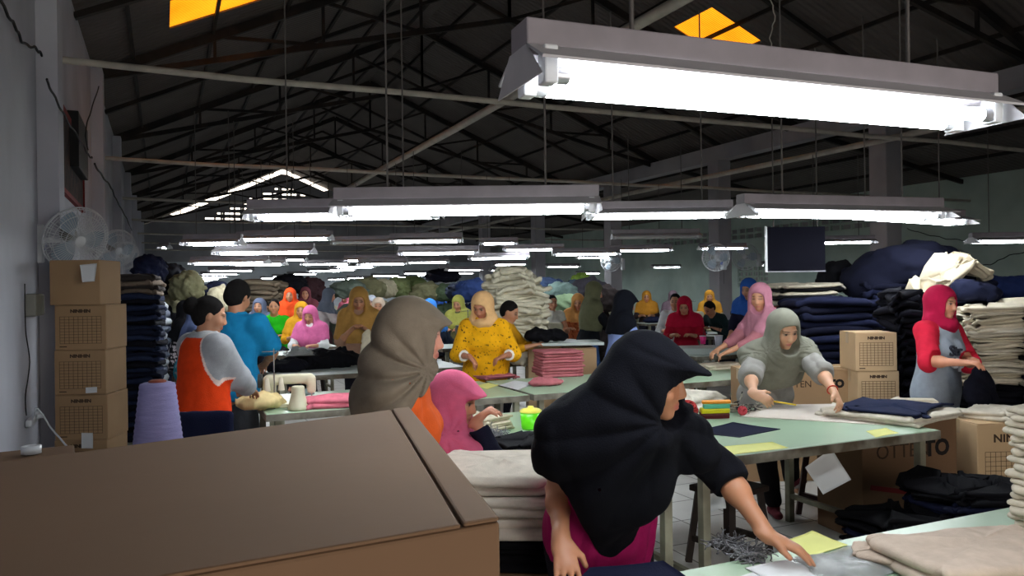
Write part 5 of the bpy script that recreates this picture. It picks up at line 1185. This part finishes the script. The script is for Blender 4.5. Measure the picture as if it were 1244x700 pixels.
g = P(38, 551, 3.1); carton('plain_carton', (g.x, g.y, 0), .30, .30, g.z-.001, 'tall plain carton under the white tape roll', .1, M_cardd, flap=False)
# hanging dark panel
a, b = P(932, 277, 7.3), P(1001, 328, 7.3); c = (a+b)/2; r = empty('display_board', c, -YAW-.06); tag(r, 'black hanging panel with pale edges left of the navy heap', 'panel'); w, h = .265, .205
MB().box((-w, -.02, -h), (w, .02, h), bev=.004).build('panel', mat('matt_black', rgb(16, 16, 24), rough=.95, spec=.05), r); MB().box((-w-.012, -.025, -h-.01), (-w, .025, h+.01)).build('edge_strip', M_white, r); MB().box((-w, -.025, -h-.012), (w, .025, -h)).build('edge_strip', mat('grey_strip', rgb(120, 120, 128), rough=.4), r)
for x in (-.2, .2): MB().tube((x, 0, h), (x, 0, 3.8-c.z), .006, n=6).build('hanger', M_wire, r)
# ------------------------------------------------------------------ garment stacks and heaps
# right side: cartons, navy heap, cream stack
for i in range(4):
    g = P(1054 if i == 3 else 1056, 430, 6.3); carton('printed_carton', (g.x, g.y, i*.303), .32, .34, .30, ['floor-level printed carton of the stack before the navy heap', 'second printed carton of the stack before the navy heap', 'third printed carton of the stack before the navy heap', 'topmost printed carton of the stack before the navy heap'][i], -YAW-.05, M_cardp, lambda r, w, d, h: grid_print(r, w, d, h), 'printed cartons before the navy heap')
g = P(965, 470, 6.55)
for i in range(2): carton('logo_carton', (g.x, g.y, i*.452), .95, .42, .45, ['lower carton with dark logo behind the grey-veiled woman', 'upper carton with dark logo behind the grey-veiled woman'][i], -YAW, M_card, ott)
def column(px, d, z0, z1, w, dd, h, cols, label, group, rz=-YAW, rough=.03, jit=.02, layers=1, jr=.12, name='folded_garment', va=.2, top=None):
    g = P(px, 400, d); OCC.append((g.x, g.y, w*.55)); n = int((z1-z0)/(h*1.02)); return stack(name, (g.x, g.y, z0+.004), n, w, dd, h, cols[0], label, group, rz, jit, 'garment', layers, rough, top, cols=cols, jr=jr, va=va)
DN = [rgb(20, 24, 46), rgb(16, 18, 34), rgb(26, 30, 54)]; BK = [rgb(14, 14, 20), rgb(18, 18, 26)]; CR = [rgb(208, 198, 178), rgb(196, 186, 164), rgb(212, 204, 188)]
column(1005, 7.35, 0, 1.46, .78, .55, .068, DN, 'navy garment in the left part of the big navy heap', 'navy garments, left part of the heap')
column(1082, 7.75, 0, 1.62, .66, .60, .068, DN, 'navy garment in the middle of the big navy heap', 'navy garments, middle of the heap')
column(1150, 7.75, 0, 1.66, .62, .60, .068, DN, 'navy garment in the right part of the big navy heap', 'navy garments, right part of the heap')
column(1096, 6.45, 0, 1.52, .24, .34, .045, BK, 'black garment in the narrow ruffled stack beside the printed cartons', 'black garments of the narrow stack', jit=.012, rough=.04)
g = P(1112, 340, 7.75); blob('navy_bundle', (g.x, g.y, 1.70), (.60, .40, .32), rgb(18, 20, 36), 'big dark navy bundle crowning the heap behind the crimson-veiled woman', 'bundle', None, .035, 6, .022, 3, -YAW, parts=[(-.36, .05, -.10, .34, .34, .22), (.30, 0, .02, .28, .3, .22), (.0, -.1, .06, .35, .2, .28)])
for px, py, d, w, dd, hh, tx, ty, lb, sd in ((1148, 338, 7.15, .46, .34, .07, .5, -.80, 'cream cloth draped over the navy heap behind the crimson veil', 3), (1124, 362, 7.0, .34, .30, .07, .3, -1.05, 'lower cream cloth hanging down the navy heap behind the crimson veil', 1), (1172, 330, 7.2, .34, .30, .09, .2, .35, 'topmost cream cloth on the navy heap behind the crimson veil', 5)):
    g = P(px, py, d); folded('cream_cloth', g, w, dd, hh, rgb(196, 184, 160), lb, 'cloth', None, -YAW, 2, sd, .03, (tx, ty))
g = P(1176, 385, 6.9); column(1198, 6.85, 0, .70, .56, .46, .05, BK, 'dark garment at the foot of the cream stack', 'dark garments under the cream stack')
column(1196, 6.85, .70, 1.40, .60, .46, .052, CR, 'cream garment in the tall crumpled cream stack', 'cream garments of the crumpled stack', rough=.03, jit=.025, top='topmost cream garment of the crumpled cream stack', va=.06, layers=2)
g = P(1182, 352, 7.0); blob('navy_bundle', (g.x, g.y, 1.50), (.26, .20, .12), rgb(26, 30, 52), 'navy bundle lying on top of the crumpled cream stack', 'bundle', None, .02, 14, .016, 8, -YAW)
g = P(1218, 350, 7.9); blob('blue_bundle', (g.x, g.y, 1.50), (.46, .34, .18), rgb(30, 42, 84), 'blue bundle on the pile at the right edge', 'bundle', None, .02, 10, .02, 9, -YAW); column(1218, 7.95, 0, 1.36, .70, .5, .08, BK, 'dark garment in the pile under the blue bundle', 'dark garments under the blue bundle')
column(1272, 6.7, 0, 1.40, .52, .45, .05, [C_black, C_black, C_cream, C_navy, C_black, C_cream], 'dark or cream garment in the mixed stack at the right edge', 'garments of the mixed right-edge stack', rough=.04)
# striped pile behind the mauve-veiled woman
MX = [rgb(176, 110, 98), rgb(150, 96, 86), rgb(190, 120, 104)]
column(975, 7.9, 0, 1.18, .62, .5, .085, DN, 'dark garment low in the pile behind the mauve veil', 'dark garments behind the mauve veil')
column(972, 7.9, 1.18, 1.40, .64, .5, .045, MX, 'rust pink garment in the pile behind the mauve veil', 'rust pink garments behind the mauve veil')
column(976, 7.9, 1.40, 1.60, .62, .5, .035, [C_cream, C_black], 'black or cream garment in the striped pile top under the hanging panel', 'striped pile top'); g = P(1018, 325, 8.3); column(1022, 8.3, 0, 1.42, .40, .5, .09, BK, 'black garment under the small black bundle', 'black garments under the small bundle')
blob('black_bundle', (g.x, g.y, 1.66), (.24, .22, .20), C_black, 'small black bundle with a pale rim beside the hanging panel', 'bundle', None, .02, 12, .018, 11); g = P(1027, 341, 7.9); blob('cream_cloth', (g.x, g.y, 1.56), (.16, .12, .06), rgb(206, 200, 186), 'crumpled white cloth between the hanging panel and the navy heap', 'cloth', None, .02, 24, .014, 12)
# left side: dark stack by the wall
JN = [rgb(26, 30, 48), rgb(34, 42, 66), rgb(20, 20, 28), rgb(40, 48, 74)]
column(172, 8.6, 0, 1.58, .42, .42, .055, JN, 'dark denim garment in the tall stack behind the printed cartons', 'denim garments stacked by the left wall', rz=-.2, rough=.03)
column(172, 8.6, 1.58, 1.80, .40, .40, .05, [rgb(110, 96, 84), rgb(60, 54, 52)], 'brown garment on top of the tall denim stack', 'brown garments topping the denim stack', rz=-.2, rough=.03)
column(196, 9.3, 0, 1.5, .12, .4, .085, [rgb(180, 184, 190), rgb(90, 96, 110)], 'pale folded piece in the thin stack beside the denim stack', 'pale pieces beside the denim stack', rz=-.2, rough=.02)
CB = {}
def heapcol(px, top, d, w, color, label, seed=1, hz=.35, dd=.6, fold=.03, grain=9, base=True, vox=.03):
    """a bundle resting on a rough pile of the same cloth"""
    g = P(px, top, d); zt = g.z; o = CB.get(seed)
    if o is None: o = blob('cloth_bundle', (0, 0, 0), (.5, .5, .5), color, 'x', 'bundle', None, .05, 8, .035, seed, 0, parts=[(.2, .1, -.1, .35, .3, .3)]); CB[seed] = o; b = o
    else: b = o.copy(); COL.objects.link(b)
    OCC.append((g.x, g.y, w*.55)); b.location = (g.x, g.y, zt-hz); b.scale = (w, dd, hz*2); b.rotation_euler = (0, 0, seed*.7); b.color = (*color, 1); b['label'] = label; b['category'] = 'bundle'
    return b, g, zt-hz*1.72
OL = rgb(128, 126, 96); OL2 = rgb(150, 146, 118); NV = rgb(24, 28, 50); DK = rgb(22, 22, 28); GG = rgb(96, 106, 96); BG = rgb(168, 160, 136)
HEAP = [(182, 308, 11.5, .55, NV, 'dark navy bundle topping the heap by the left wall'), (205, 318, 12.5, .7, DK, 'black bundle behind the navy one by the left wall'), (228, 326, 12.0, .62, OL, 'olive round bundle on the left heap'), (214, 352, 12.6, .7, OL2, 'pale olive bundle below the round olive one'), (240, 356, 12.7, .6, BG, 'beige bundle right of the olive heap'),
        (196, 372, 12.5, .7, DK, 'dark bundle low in the left heap'), (262, 340, 14, .8, NV, 'navy bundle behind the olive heap'), (268, 346, 13.4, .5, BG, 'pale beige cloth bundle on the navy one'),
        (352, 332, 17, .9, DK, 'black bundle behind the orange-veiled woman'), (378, 336, 17.5, .8, rgb(60, 40, 44), 'maroon grey bundle behind the orange veil'), (424, 338, 18, 1.0, GG, 'grey green bundle behind the tan-veiled woman'), (448, 336, 19, .9, OL, 'olive bundle right of the tan-veiled woman'),
        (466, 338, 21, .9, BG, 'beige bundle in the far middle heap'), (484, 336, 22, .9, rgb(120, 130, 88), 'leaf green bundle in the far middle heap'), (500, 334, 23, 1.2, rgb(104, 116, 72), 'peaked green bundle in the far middle heap'), (520, 342, 22, 1.0, OL, 'olive bundle right of the peaked green one'),
        (538, 326, 30, 1.7, rgb(30, 30, 44), 'big black mound against the far wall'), (542, 344, 22, 1.0, rgb(84, 100, 76), 'moss bundle below the black far mound'), (562, 340, 20, .9, rgb(40, 46, 60), 'slate bundle left of the white tower'), (576, 338, 17, .9, rgb(26, 40, 76), 'blue black bundle left of the white tower'),
        (664, 336, 17, 1.1, rgb(40, 52, 76), 'slate blue bundle right of the white tower'), (682, 342, 16, .9, rgb(86, 104, 100), 'grey teal bundle right of the white tower'), (700, 338, 18, 1.0, rgb(60, 80, 96), 'steel blue bundle in the heap right of the tower'), (716, 336, 17, .9, rgb(46, 44, 50), 'charcoal bundle behind the olive veil'),
        (690, 356, 15, 1.0, rgb(104, 124, 96), 'pale green bundle low in the heap right of the tower'), (672, 362, 15.4, .7, rgb(70, 84, 96), 'grey blue bundle low right of the tower'), (706, 330, 19, .6, rgb(130, 160, 70), 'lime bundle on top of the heap right of the tower'), (734, 346, 16, .9, rgb(40, 34, 34), 'dark brown bundle near the green wall')]
for i, (px, top, d, w, c, lb) in enumerate(HEAP):
    b, g, zb = heapcol(px, top, d, w, c, lb, seed=1+i % 4, hz=random.uniform(.24, .34), dd=w*.8)
    if zb > .02:
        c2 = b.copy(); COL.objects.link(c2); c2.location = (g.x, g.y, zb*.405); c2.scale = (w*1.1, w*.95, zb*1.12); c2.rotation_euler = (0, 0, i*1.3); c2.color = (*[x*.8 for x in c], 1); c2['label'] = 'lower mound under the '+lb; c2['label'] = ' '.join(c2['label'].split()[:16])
column(318, 15.5, 0, 1.88, .86, .6, .085, [rgb(104, 92, 78), rgb(88, 78, 66), rgb(116, 104, 88)], 'brown grey folded cloth in the wide stack behind the seated workers', 'brown grey cloths of the wide stack', rough=.04)
# low cloth on far tables
HEAPT = []
for px, py, w, d, h, c, lb in ((385, 420, .42, .26, .08, rgb(222, 200, 176), 'pale garment piece sewn by the woman in the pink veil'), (676, 396, .46, .34, .16, rgb(206, 124, 100), 'salmon folded cloth heap on a back table'), (800, 392, .8, .5, .14, NV, 'long navy heap on the table behind the black and blue dressed woman'), (880, 402, .9, .35, .06, rgb(214, 204, 160), 'cream cloth strip before the crimson-dressed worker'),
                               (900, 392, .8, .4, .10, rgb(44, 50, 62), 'slate garment heap on the back right table'), (842, 408, .6, .3, .10, rgb(70, 90, 110), 'blue grey garment heap beside the tumblers'), (455, 372, .5, .3, .1, rgb(150, 140, 120), 'taupe heap behind the brown veil'), (330, 400, .3, .3, .18, rgb(210, 190, 40), 'yellow bag on the table by the boy in green')):
    q = PZ(px, py, FZ); HEAPT.append((q.x, q.y, w, lb)); pilec('cloth_heap', (q.x, q.y, FZ), w, d, h, c, lb, 'cloth', seed=int(px) % 9, vox=.022, fold=.02, grain=12, rz=-YAW*.0)
# ------------------------------------------------------------------ the workers further off
def mid(label, px, top, d, face, shirt, hijab=None, seated=False, head=None, hp=18, H=None, sleeve=1.6, hair=None, skin=None, trousers=rgb(34, 34, 44), long=.22, tight=False, handz=None, reach=.34, brim=0.0, vox=.012, wide=1.0, skirt=False, lean=None, hw=.12, group=None, arms=.55, stoolz=.56):
    g = G(px, 400, d); zt = P(px, top, d).z; OCC.append((g.x, g.y, .30))
    if seated: H = H or min(max((zt-stoolz)/.525, 1.25), 1.7)
    else: H = H or min(max(zt+.02, 1.45), 1.72)
    f = cdir(face); l = UP.cross(f); lean = (8 if seated else 6) if lean is None else lean
    hz = handz or ((.92 if not seated else .90)); base = g+f*reach
    J = skeleton(g, face, H=H, lean=lean, head=head, hpitch=hp, seat=stoolz if seated else None, handL=base+l*hw+UP*hz, handR=base-l*hw+UP*hz)
    r = person(label, J, g, vox=vox, skin=skin or rgb(184, 132, 102), far=True, group=group, shirt=dict(color=shirt, sleeve=sleeve, hem=.14, seed=int(px) % 50, wide=wide, fold=.005) if not callable(shirt) else dict(colf=shirt, sleeve=sleeve, hem=.14, seed=int(px) % 50, wide=wide, fold=.005),
               trousers=dict(color=trousers), hijab=dict(color=hijab, length=long, brim=brim, tight=tight, fold=.008, seed=int(px) % 40, arms=arms, hole=(.062, .094)) if hijab else None, hair=hair or (None if hijab else dict(short=True)), handk={'L': dict(curl=40), 'R': dict(curl=40)})
    if seated: stool(g.x, g.y, stoolz-.06, ' '.join(('stool under the '+label.split(' at ')[0].split(' sewing')[0].split(' sitting')[0]).split()[:15]), M_darkleg, math.radians(-face), .14)
    OCC.append((g.x+f.x*.35, g.y+f.y*.35, .12))
    return r, J, g
def dots(c1, c2, f=90, t=.45):
    a, b = np.array(c1), np.array(c2)
    def col(V):
        m = wob(V.astype(np.float32), f, 4) > t; o = np.tile(a, (len(V), 1)); o[m] = b; return o
    return col
TAN = mid('woman in a tan veil and pinkish brown tunic holding up a cream cloth', 437, 351, 8.95, 172, rgb(166, 130, 110), rgb(176, 134, 72), hp=26, handz=1.16, reach=.24, long=.30, hw=.08, sleeve=1.3, arms=.8)
q = P(447, 420, 8.55); o = blob('cream_cloth', (0, 0, 0), (.10, .03, .26), rgb(206, 196, 172), 'cream cloth hanging from the hands of the tan-veiled woman', 'cloth', None, .012, 16, .012, 3, flat=False); o.location = (q.x, q.y, .93)
mid('woman in a rose pink veil and white blouse sewing at a white table', 380, 374, 10.9, 186, rgb(214, 214, 214), rgb(206, 104, 152), True, hp=26, handz=.86, reach=.36, long=.28)
mid('woman in a golden yellow veil and yellow top sitting behind the rose pink veil', 368, 369, 12.1, 176, rgb(222, 160, 36), rgb(220, 160, 44), True, hp=10, long=.24)
mid('woman in an orange red veil and patterned red tunic standing in the back rows', 354, 346, 14.5, 176, dots(rgb(190, 50, 30), rgb(220, 120, 80)), rgb(230, 80, 36), hp=6, long=.2, H=1.66)
mid('boy in a bright green T-shirt sitting in the back rows', 334, 363, 12.6, 168, rgb(40, 180, 30), None, True, hp=0, sleeve=.8, skin=rgb(190, 136, 100))
mid('child in a slate blue veil sitting left of the boy in green', 318, 362, 13.4, 182, rgb(90, 100, 110), rgb(96, 104, 128), True, hp=4, long=.16)
mid('woman in a dark slate veil and grey top reaching to the right in the back', 391, 342, 14.2, 84, rgb(150, 140, 142), rgb(70, 76, 88), hp=20, reach=.46, long=.10, lean=14, handz=1.0, H=1.66)
mid('person in a maroon jacket and veil standing behind the dark slate veil', 372, 350, 16.2, 170, rgb(110, 50, 60), rgb(100, 52, 60), hp=4)
mid('worker in a turquoise jacket and denim blue veil sitting at the left rows', 229, 367, 9.6, 60, dots(rgb(70, 170, 190), rgb(190, 200, 205), 40, .4), rgb(84, 96, 132), True, hp=28, long=.14)
mid('worker in a black veil and spotted sleeve sitting beyond the turquoise jacket', 216, 362, 11.0, 70, dots(rgb(26, 26, 30), rgb(190, 180, 185), 80, .2), rgb(20, 20, 24), True, hp=20)
mid('worker in a dark top half hidden right of the blue-shirted man', 324, 352+14, 15, 190, rgb(60, 60, 70), None, True, hp=10)
mid('dark-haired worker in a mustard sleeve reaching behind the mustard-shirted woman', 604, 372, 8.05, 105, rgb(210, 150, 30), None, hp=26, reach=.40, H=1.50, handz=1.02, lean=16)
mid('small face in a cream veil between the tan veil and the brown veil', 461, 364, 13.2, 176, rgb(190, 160, 140), rgb(196, 176, 156), True, hp=12)
mid('worker in an orange veil and dark mask behind the salmon cloth', 703, 357, 13.5, 188, dots(rgb(196, 110, 70), rgb(150, 70, 50)), rgb(206, 150, 90), True, hp=22, long=.12)
mid('short-haired worker in a white vest by the heap right of the tower', 668, 352, 13.2, 160, rgb(200, 200, 190), None, True, hp=10, sleeve=.4)
OLV = mid('woman in an olive veil, black top and blue skirt standing in profile', 716, 344, 10.4, 84, rgb(20, 22, 28), rgb(98, 100, 76), hp=20, long=.30, trousers=rgb(62, 96, 150), reach=.4, arms=.2)
g = P(712, 395, 9.9); 
mid('woman in a black veil and light blue blouse in profile behind the black-veiled woman', 752, 353, 7.95, 78, rgb(134, 152, 206), rgb(16, 18, 26), hp=22, long=.14, brim=.045, H=1.56, arms=.1)
mid('woman in a crimson veil and crimson dress sewing cream cloth', 833, 356, 11.4, 200, rgb(160, 22, 44), rgb(176, 24, 54), True, hp=26, handz=.9, long=.10, H=1.62)
mid('worker in a white top with black hair behind the crimson-dressed worker', 822, 352, 12.6, 200, rgb(206, 208, 210), None, True, hp=10)
mid('woman in a mauve veil and tunic reaching sideways by the striped pile', 934, 334, 7.45, 262, rgb(164, 104, 112), rgb(168, 112, 128), hp=16, head=216, reach=.46, H=1.62, handz=.98, long=.26, lean=10)
mid('worker in a bright blue veil and dark jacket behind the mauve veil', 914, 340, 10.4, 230, rgb(30, 30, 48), rgb(48, 96, 180), hp=20, long=.12)
mid('worker in a dark green sweater leaning over beside the pillar', 882, 362, 12.5, 240, rgb(28, 44, 46), None, hp=40, lean=50, H=1.55)
mid('worker in a mustard veil sitting at the green wall left of the pillar', 862, 350, 18.0, 190, rgb(196, 180, 150), rgb(196, 140, 50), True, hp=16)
mid('worker in a grey mauve veil sitting at the green wall', 818, 350, 18.5, 190, rgb(150, 130, 150), rgb(130, 110, 122), True, hp=24)
mid('worker in an ochre veil by a pale carton at the green wall', 786, 346, 19.0, 190, rgb(60, 50, 50), rgb(200, 140, 50), True, hp=16)
mid('worker in a sky blue veil and black jacket bent over left of the mustard shirt', 540, 352, 12.8, 240, rgb(22, 30, 44), rgb(56, 120, 200), True, hp=24, lean=24)
mid('worker in a yellow green striped veil left of the mustard shirt', 560, 352, 13.8, 200, rgb(90, 90, 60), rgb(160, 160, 80), True, hp=24)
# the rows of sewing tables, where nothing else stands
g = PZ(372, 426, TZ); table(g.x-.45, g.x+.75, g.y-.60, g.y+.08, 'white table in front of the rose pink veil', M_topw); OCC.append((g.x, g.y, .7))
g = PZ(860, 404, TZ); table(g.x-.9, g.x+.75, g.y-.35, g.y+.25, 'white table in front of the crimson-dressed worker', M_topw); OCC.append((g.x, g.y, .8))
src = None; PLACED = []
for x0, x1, y in FARROWS:
    for xa, xb in ((x0, (x0+x1)/2-.02), ((x0+x1)/2+.02, x1)):
        if not free(xa, xb, y, y+.8, .03): continue
        if src is None: src = table(xa, xb, y, y+.8, 'white-topped sewing table in the crowded rows at the back', M_topw, 'sewing tables in the back rows'); w0_ = xb-xa
        else: c = copy_tree(src); c.location = ((xa+xb)/2, y+.4, 0)
        PLACED.append((xa, xb, y))
for x, y, w, lb in HEAPT:
    if not any(o.name.startswith('work_table') and abs(o.location.x-x) < o.children[0].dimensions.x/2 and abs(o.location.y-y) < o.children[0].dimensions.y/2 for o in COL.objects if o.name.startswith('work_table')):
        table(x-w*.6, x+w*.6, y-.3, y+.3, ' '.join(('white table under the '+lb).split()[:15]), M_topw)
# prototypes copied into the rows at the back
A, JA, ga = mid('worker sitting in the distant rows', 300, 358, 21, 180, rgb(120, 120, 130), rgb(120, 100, 90), True, vox=.016)
stools = [o for o in COL.objects if o.name.startswith('stool') and (o.location-ga).length < .3]
PAL = [('maroon', rgb(110, 30, 40)), ('ochre', rgb(196, 140, 50)), ('grey', rgb(120, 124, 130)), ('teal', rgb(30, 90, 100)), ('pink', rgb(206, 110, 130)), ('black', rgb(20, 20, 26)), ('blue', rgb(50, 90, 170)), ('beige', rgb(190, 170, 140)), ('green', rgb(70, 110, 60)), ('red', rgb(190, 40, 40))]
for ch in A.children:
    if ch.name.startswith(('shirt', 'hijab', 'trousers')): ch.data.materials.clear(); ch.data.materials.append(CLOTHO)
def recol(r, hc, sc):
    for ch in r.children:
        if ch.name.startswith('hijab'): ch.color = (*hc, 1)
        elif ch.name.startswith('shirt'): ch.color = (*sc, 1)
        elif ch.name.startswith('trousers'): ch.color = (*rgb(30, 30, 40), 1)
recol(A, PAL[2][1], PAL[5][1]); A['label'] = 'distant seated worker in a grey veil and black top'; A['group'] = 'distant workers, grey veil black top'
k = 0; rr = random.Random(4)
for xa, xb, y in PLACED:
    xx = (xa+xb)/2; yy = y+1.30
    if y < 12 or rr.random() < .12 or (xx > 6 and y < 14) or not free(xx-.2, xx+.2, yy-.25, yy+.25, .05) or k > 44: continue
    hn, hc = PAL[rr.randrange(10)]; sn, sc = PAL[rr.randrange(10)]; c = copy_tree(A); c.location = (xx, yy, 0); c.rotation_euler = (0, 0, math.radians(-24+rr.uniform(-8, 8)))
    c['label'] = 'distant seated worker in %s %s veil and %s top' % ('an' if hn == 'ochre' else 'a', hn, sn); c['group'] = 'distant workers, %s veil %s top' % (hn, sn); recol(c, hc, sc); k += 1; OCC.append((xx, yy, .3))
    if stools: s_ = copy_tree(stools[0]); s_.location = (xx, yy, 0); s_['label'] = 'dark stool in the distant rows'; s_['group'] = 'stools in the distant rows'
if stools: stools[0]['label'] = 'dark stool in the distant rows'; stools[0]['group'] = 'stools in the distant rows'
for xa, xb, y in PLACED:
    c = copy_tree(MACH); c.location = ((xa+xb)/2, y+.34, FZ); c.rotation_euler = (0, 0, PI+rr.uniform(-.1, .1)); c.scale = (1, 1, 1); c['label'] = 'cream sewing machine with thread stand in the back rows'; c['group'] = 'sewing machines in the back rows'
# fans on the pillar and the green wall
wall_fan(P(866, 313, 16.6)+Vector((-.0, -.1, 0)), -FW, 0, 'round fan on the white pillar before the green wall', size=1.25, wall=Vector((1, 0, 0)), arm=.2)
wall_fan(P(905, 312, 21), -FW-RT*.5, 0, 'greenish wall fan right of the white pillar', blue=False, size=1.5, wall=Vector((1, 0, 0)), arm=.4)
wall_fan(P(742, 317, 22), -FW-RT*.5, 0, 'wall fan on the far pillar by the green wall', blue=False, size=1.3, wall=Vector((1, 0, 0)), arm=.3)
# shirt lettering of the crimson-veiled woman
Sc, f, l, s = JR['Sc'], JR['fc'], JR['lc'], JR['s']; f = (f*.80-FW*.55).normalized(); f = (f-s*f.dot(s)).normalized(); X = s.cross(f).normalized(); X = X if X.dot(RT) > 0 else -X
for txt, dz, sz, dx, mm in (('Str', -.145, .105, -.01, mat('print_dark', rgb(50, 54, 66), rough=.8)), ('Up', -.235, .105, .01, mat('print_white', rgb(214, 218, 224), rough=.8))):
    Y = s; Z = X.cross(Y).normalized(); pos = Sc+f*.166+s*dz+X*dx-ROOT_R.location; M = Matrix((X, Y, Z)).transposed().to_4x4(); M.translation = pos
    text_mesh(txt, sz, mm, ROOT_R, M, 'shirt_lettering', bold=.002, ext=.008, sx=.9)
w1 = (JR['WR']+JR['WL'])/2; o = blob('black_cloth', (0, 0, 0), (.13, .08, .20), rgb(14, 15, 26), 'black cloth held by the crimson-veiled woman', 'cloth', None, .016, 14, .012, 5, flat=False, parts=[(.06, 0, -.05, .10, .07, .16)]); o.location = w1+Vector((0, 0, -.20))+RT*.06-FW*.02
# ------------------------------------------------------------------ daylight outside and exposure
w = bpy.data.worlds.new('daylight'); SC.world = w; w.use_nodes = True; bg = w.node_tree.nodes['Background']
bg.inputs[0].default_value = (1.0, .88, .74, 1); bg.inputs[1].default_value = 3.0
vs = SC.view_settings; vs.view_transform = 'Standard'; vs.look = 'None'; vs.gamma = 1; vs.use_curve_mapping = False; vs.exposure = .75
SC.cycles.max_bounces = 5; SC.cycles.diffuse_bounces = 3; SC.cycles.glossy_bounces = 2; SC.cycles.transmission_bounces = 2; SC.cycles.use_denoising = True
SC.cycles.sample_clamp_indirect = 4
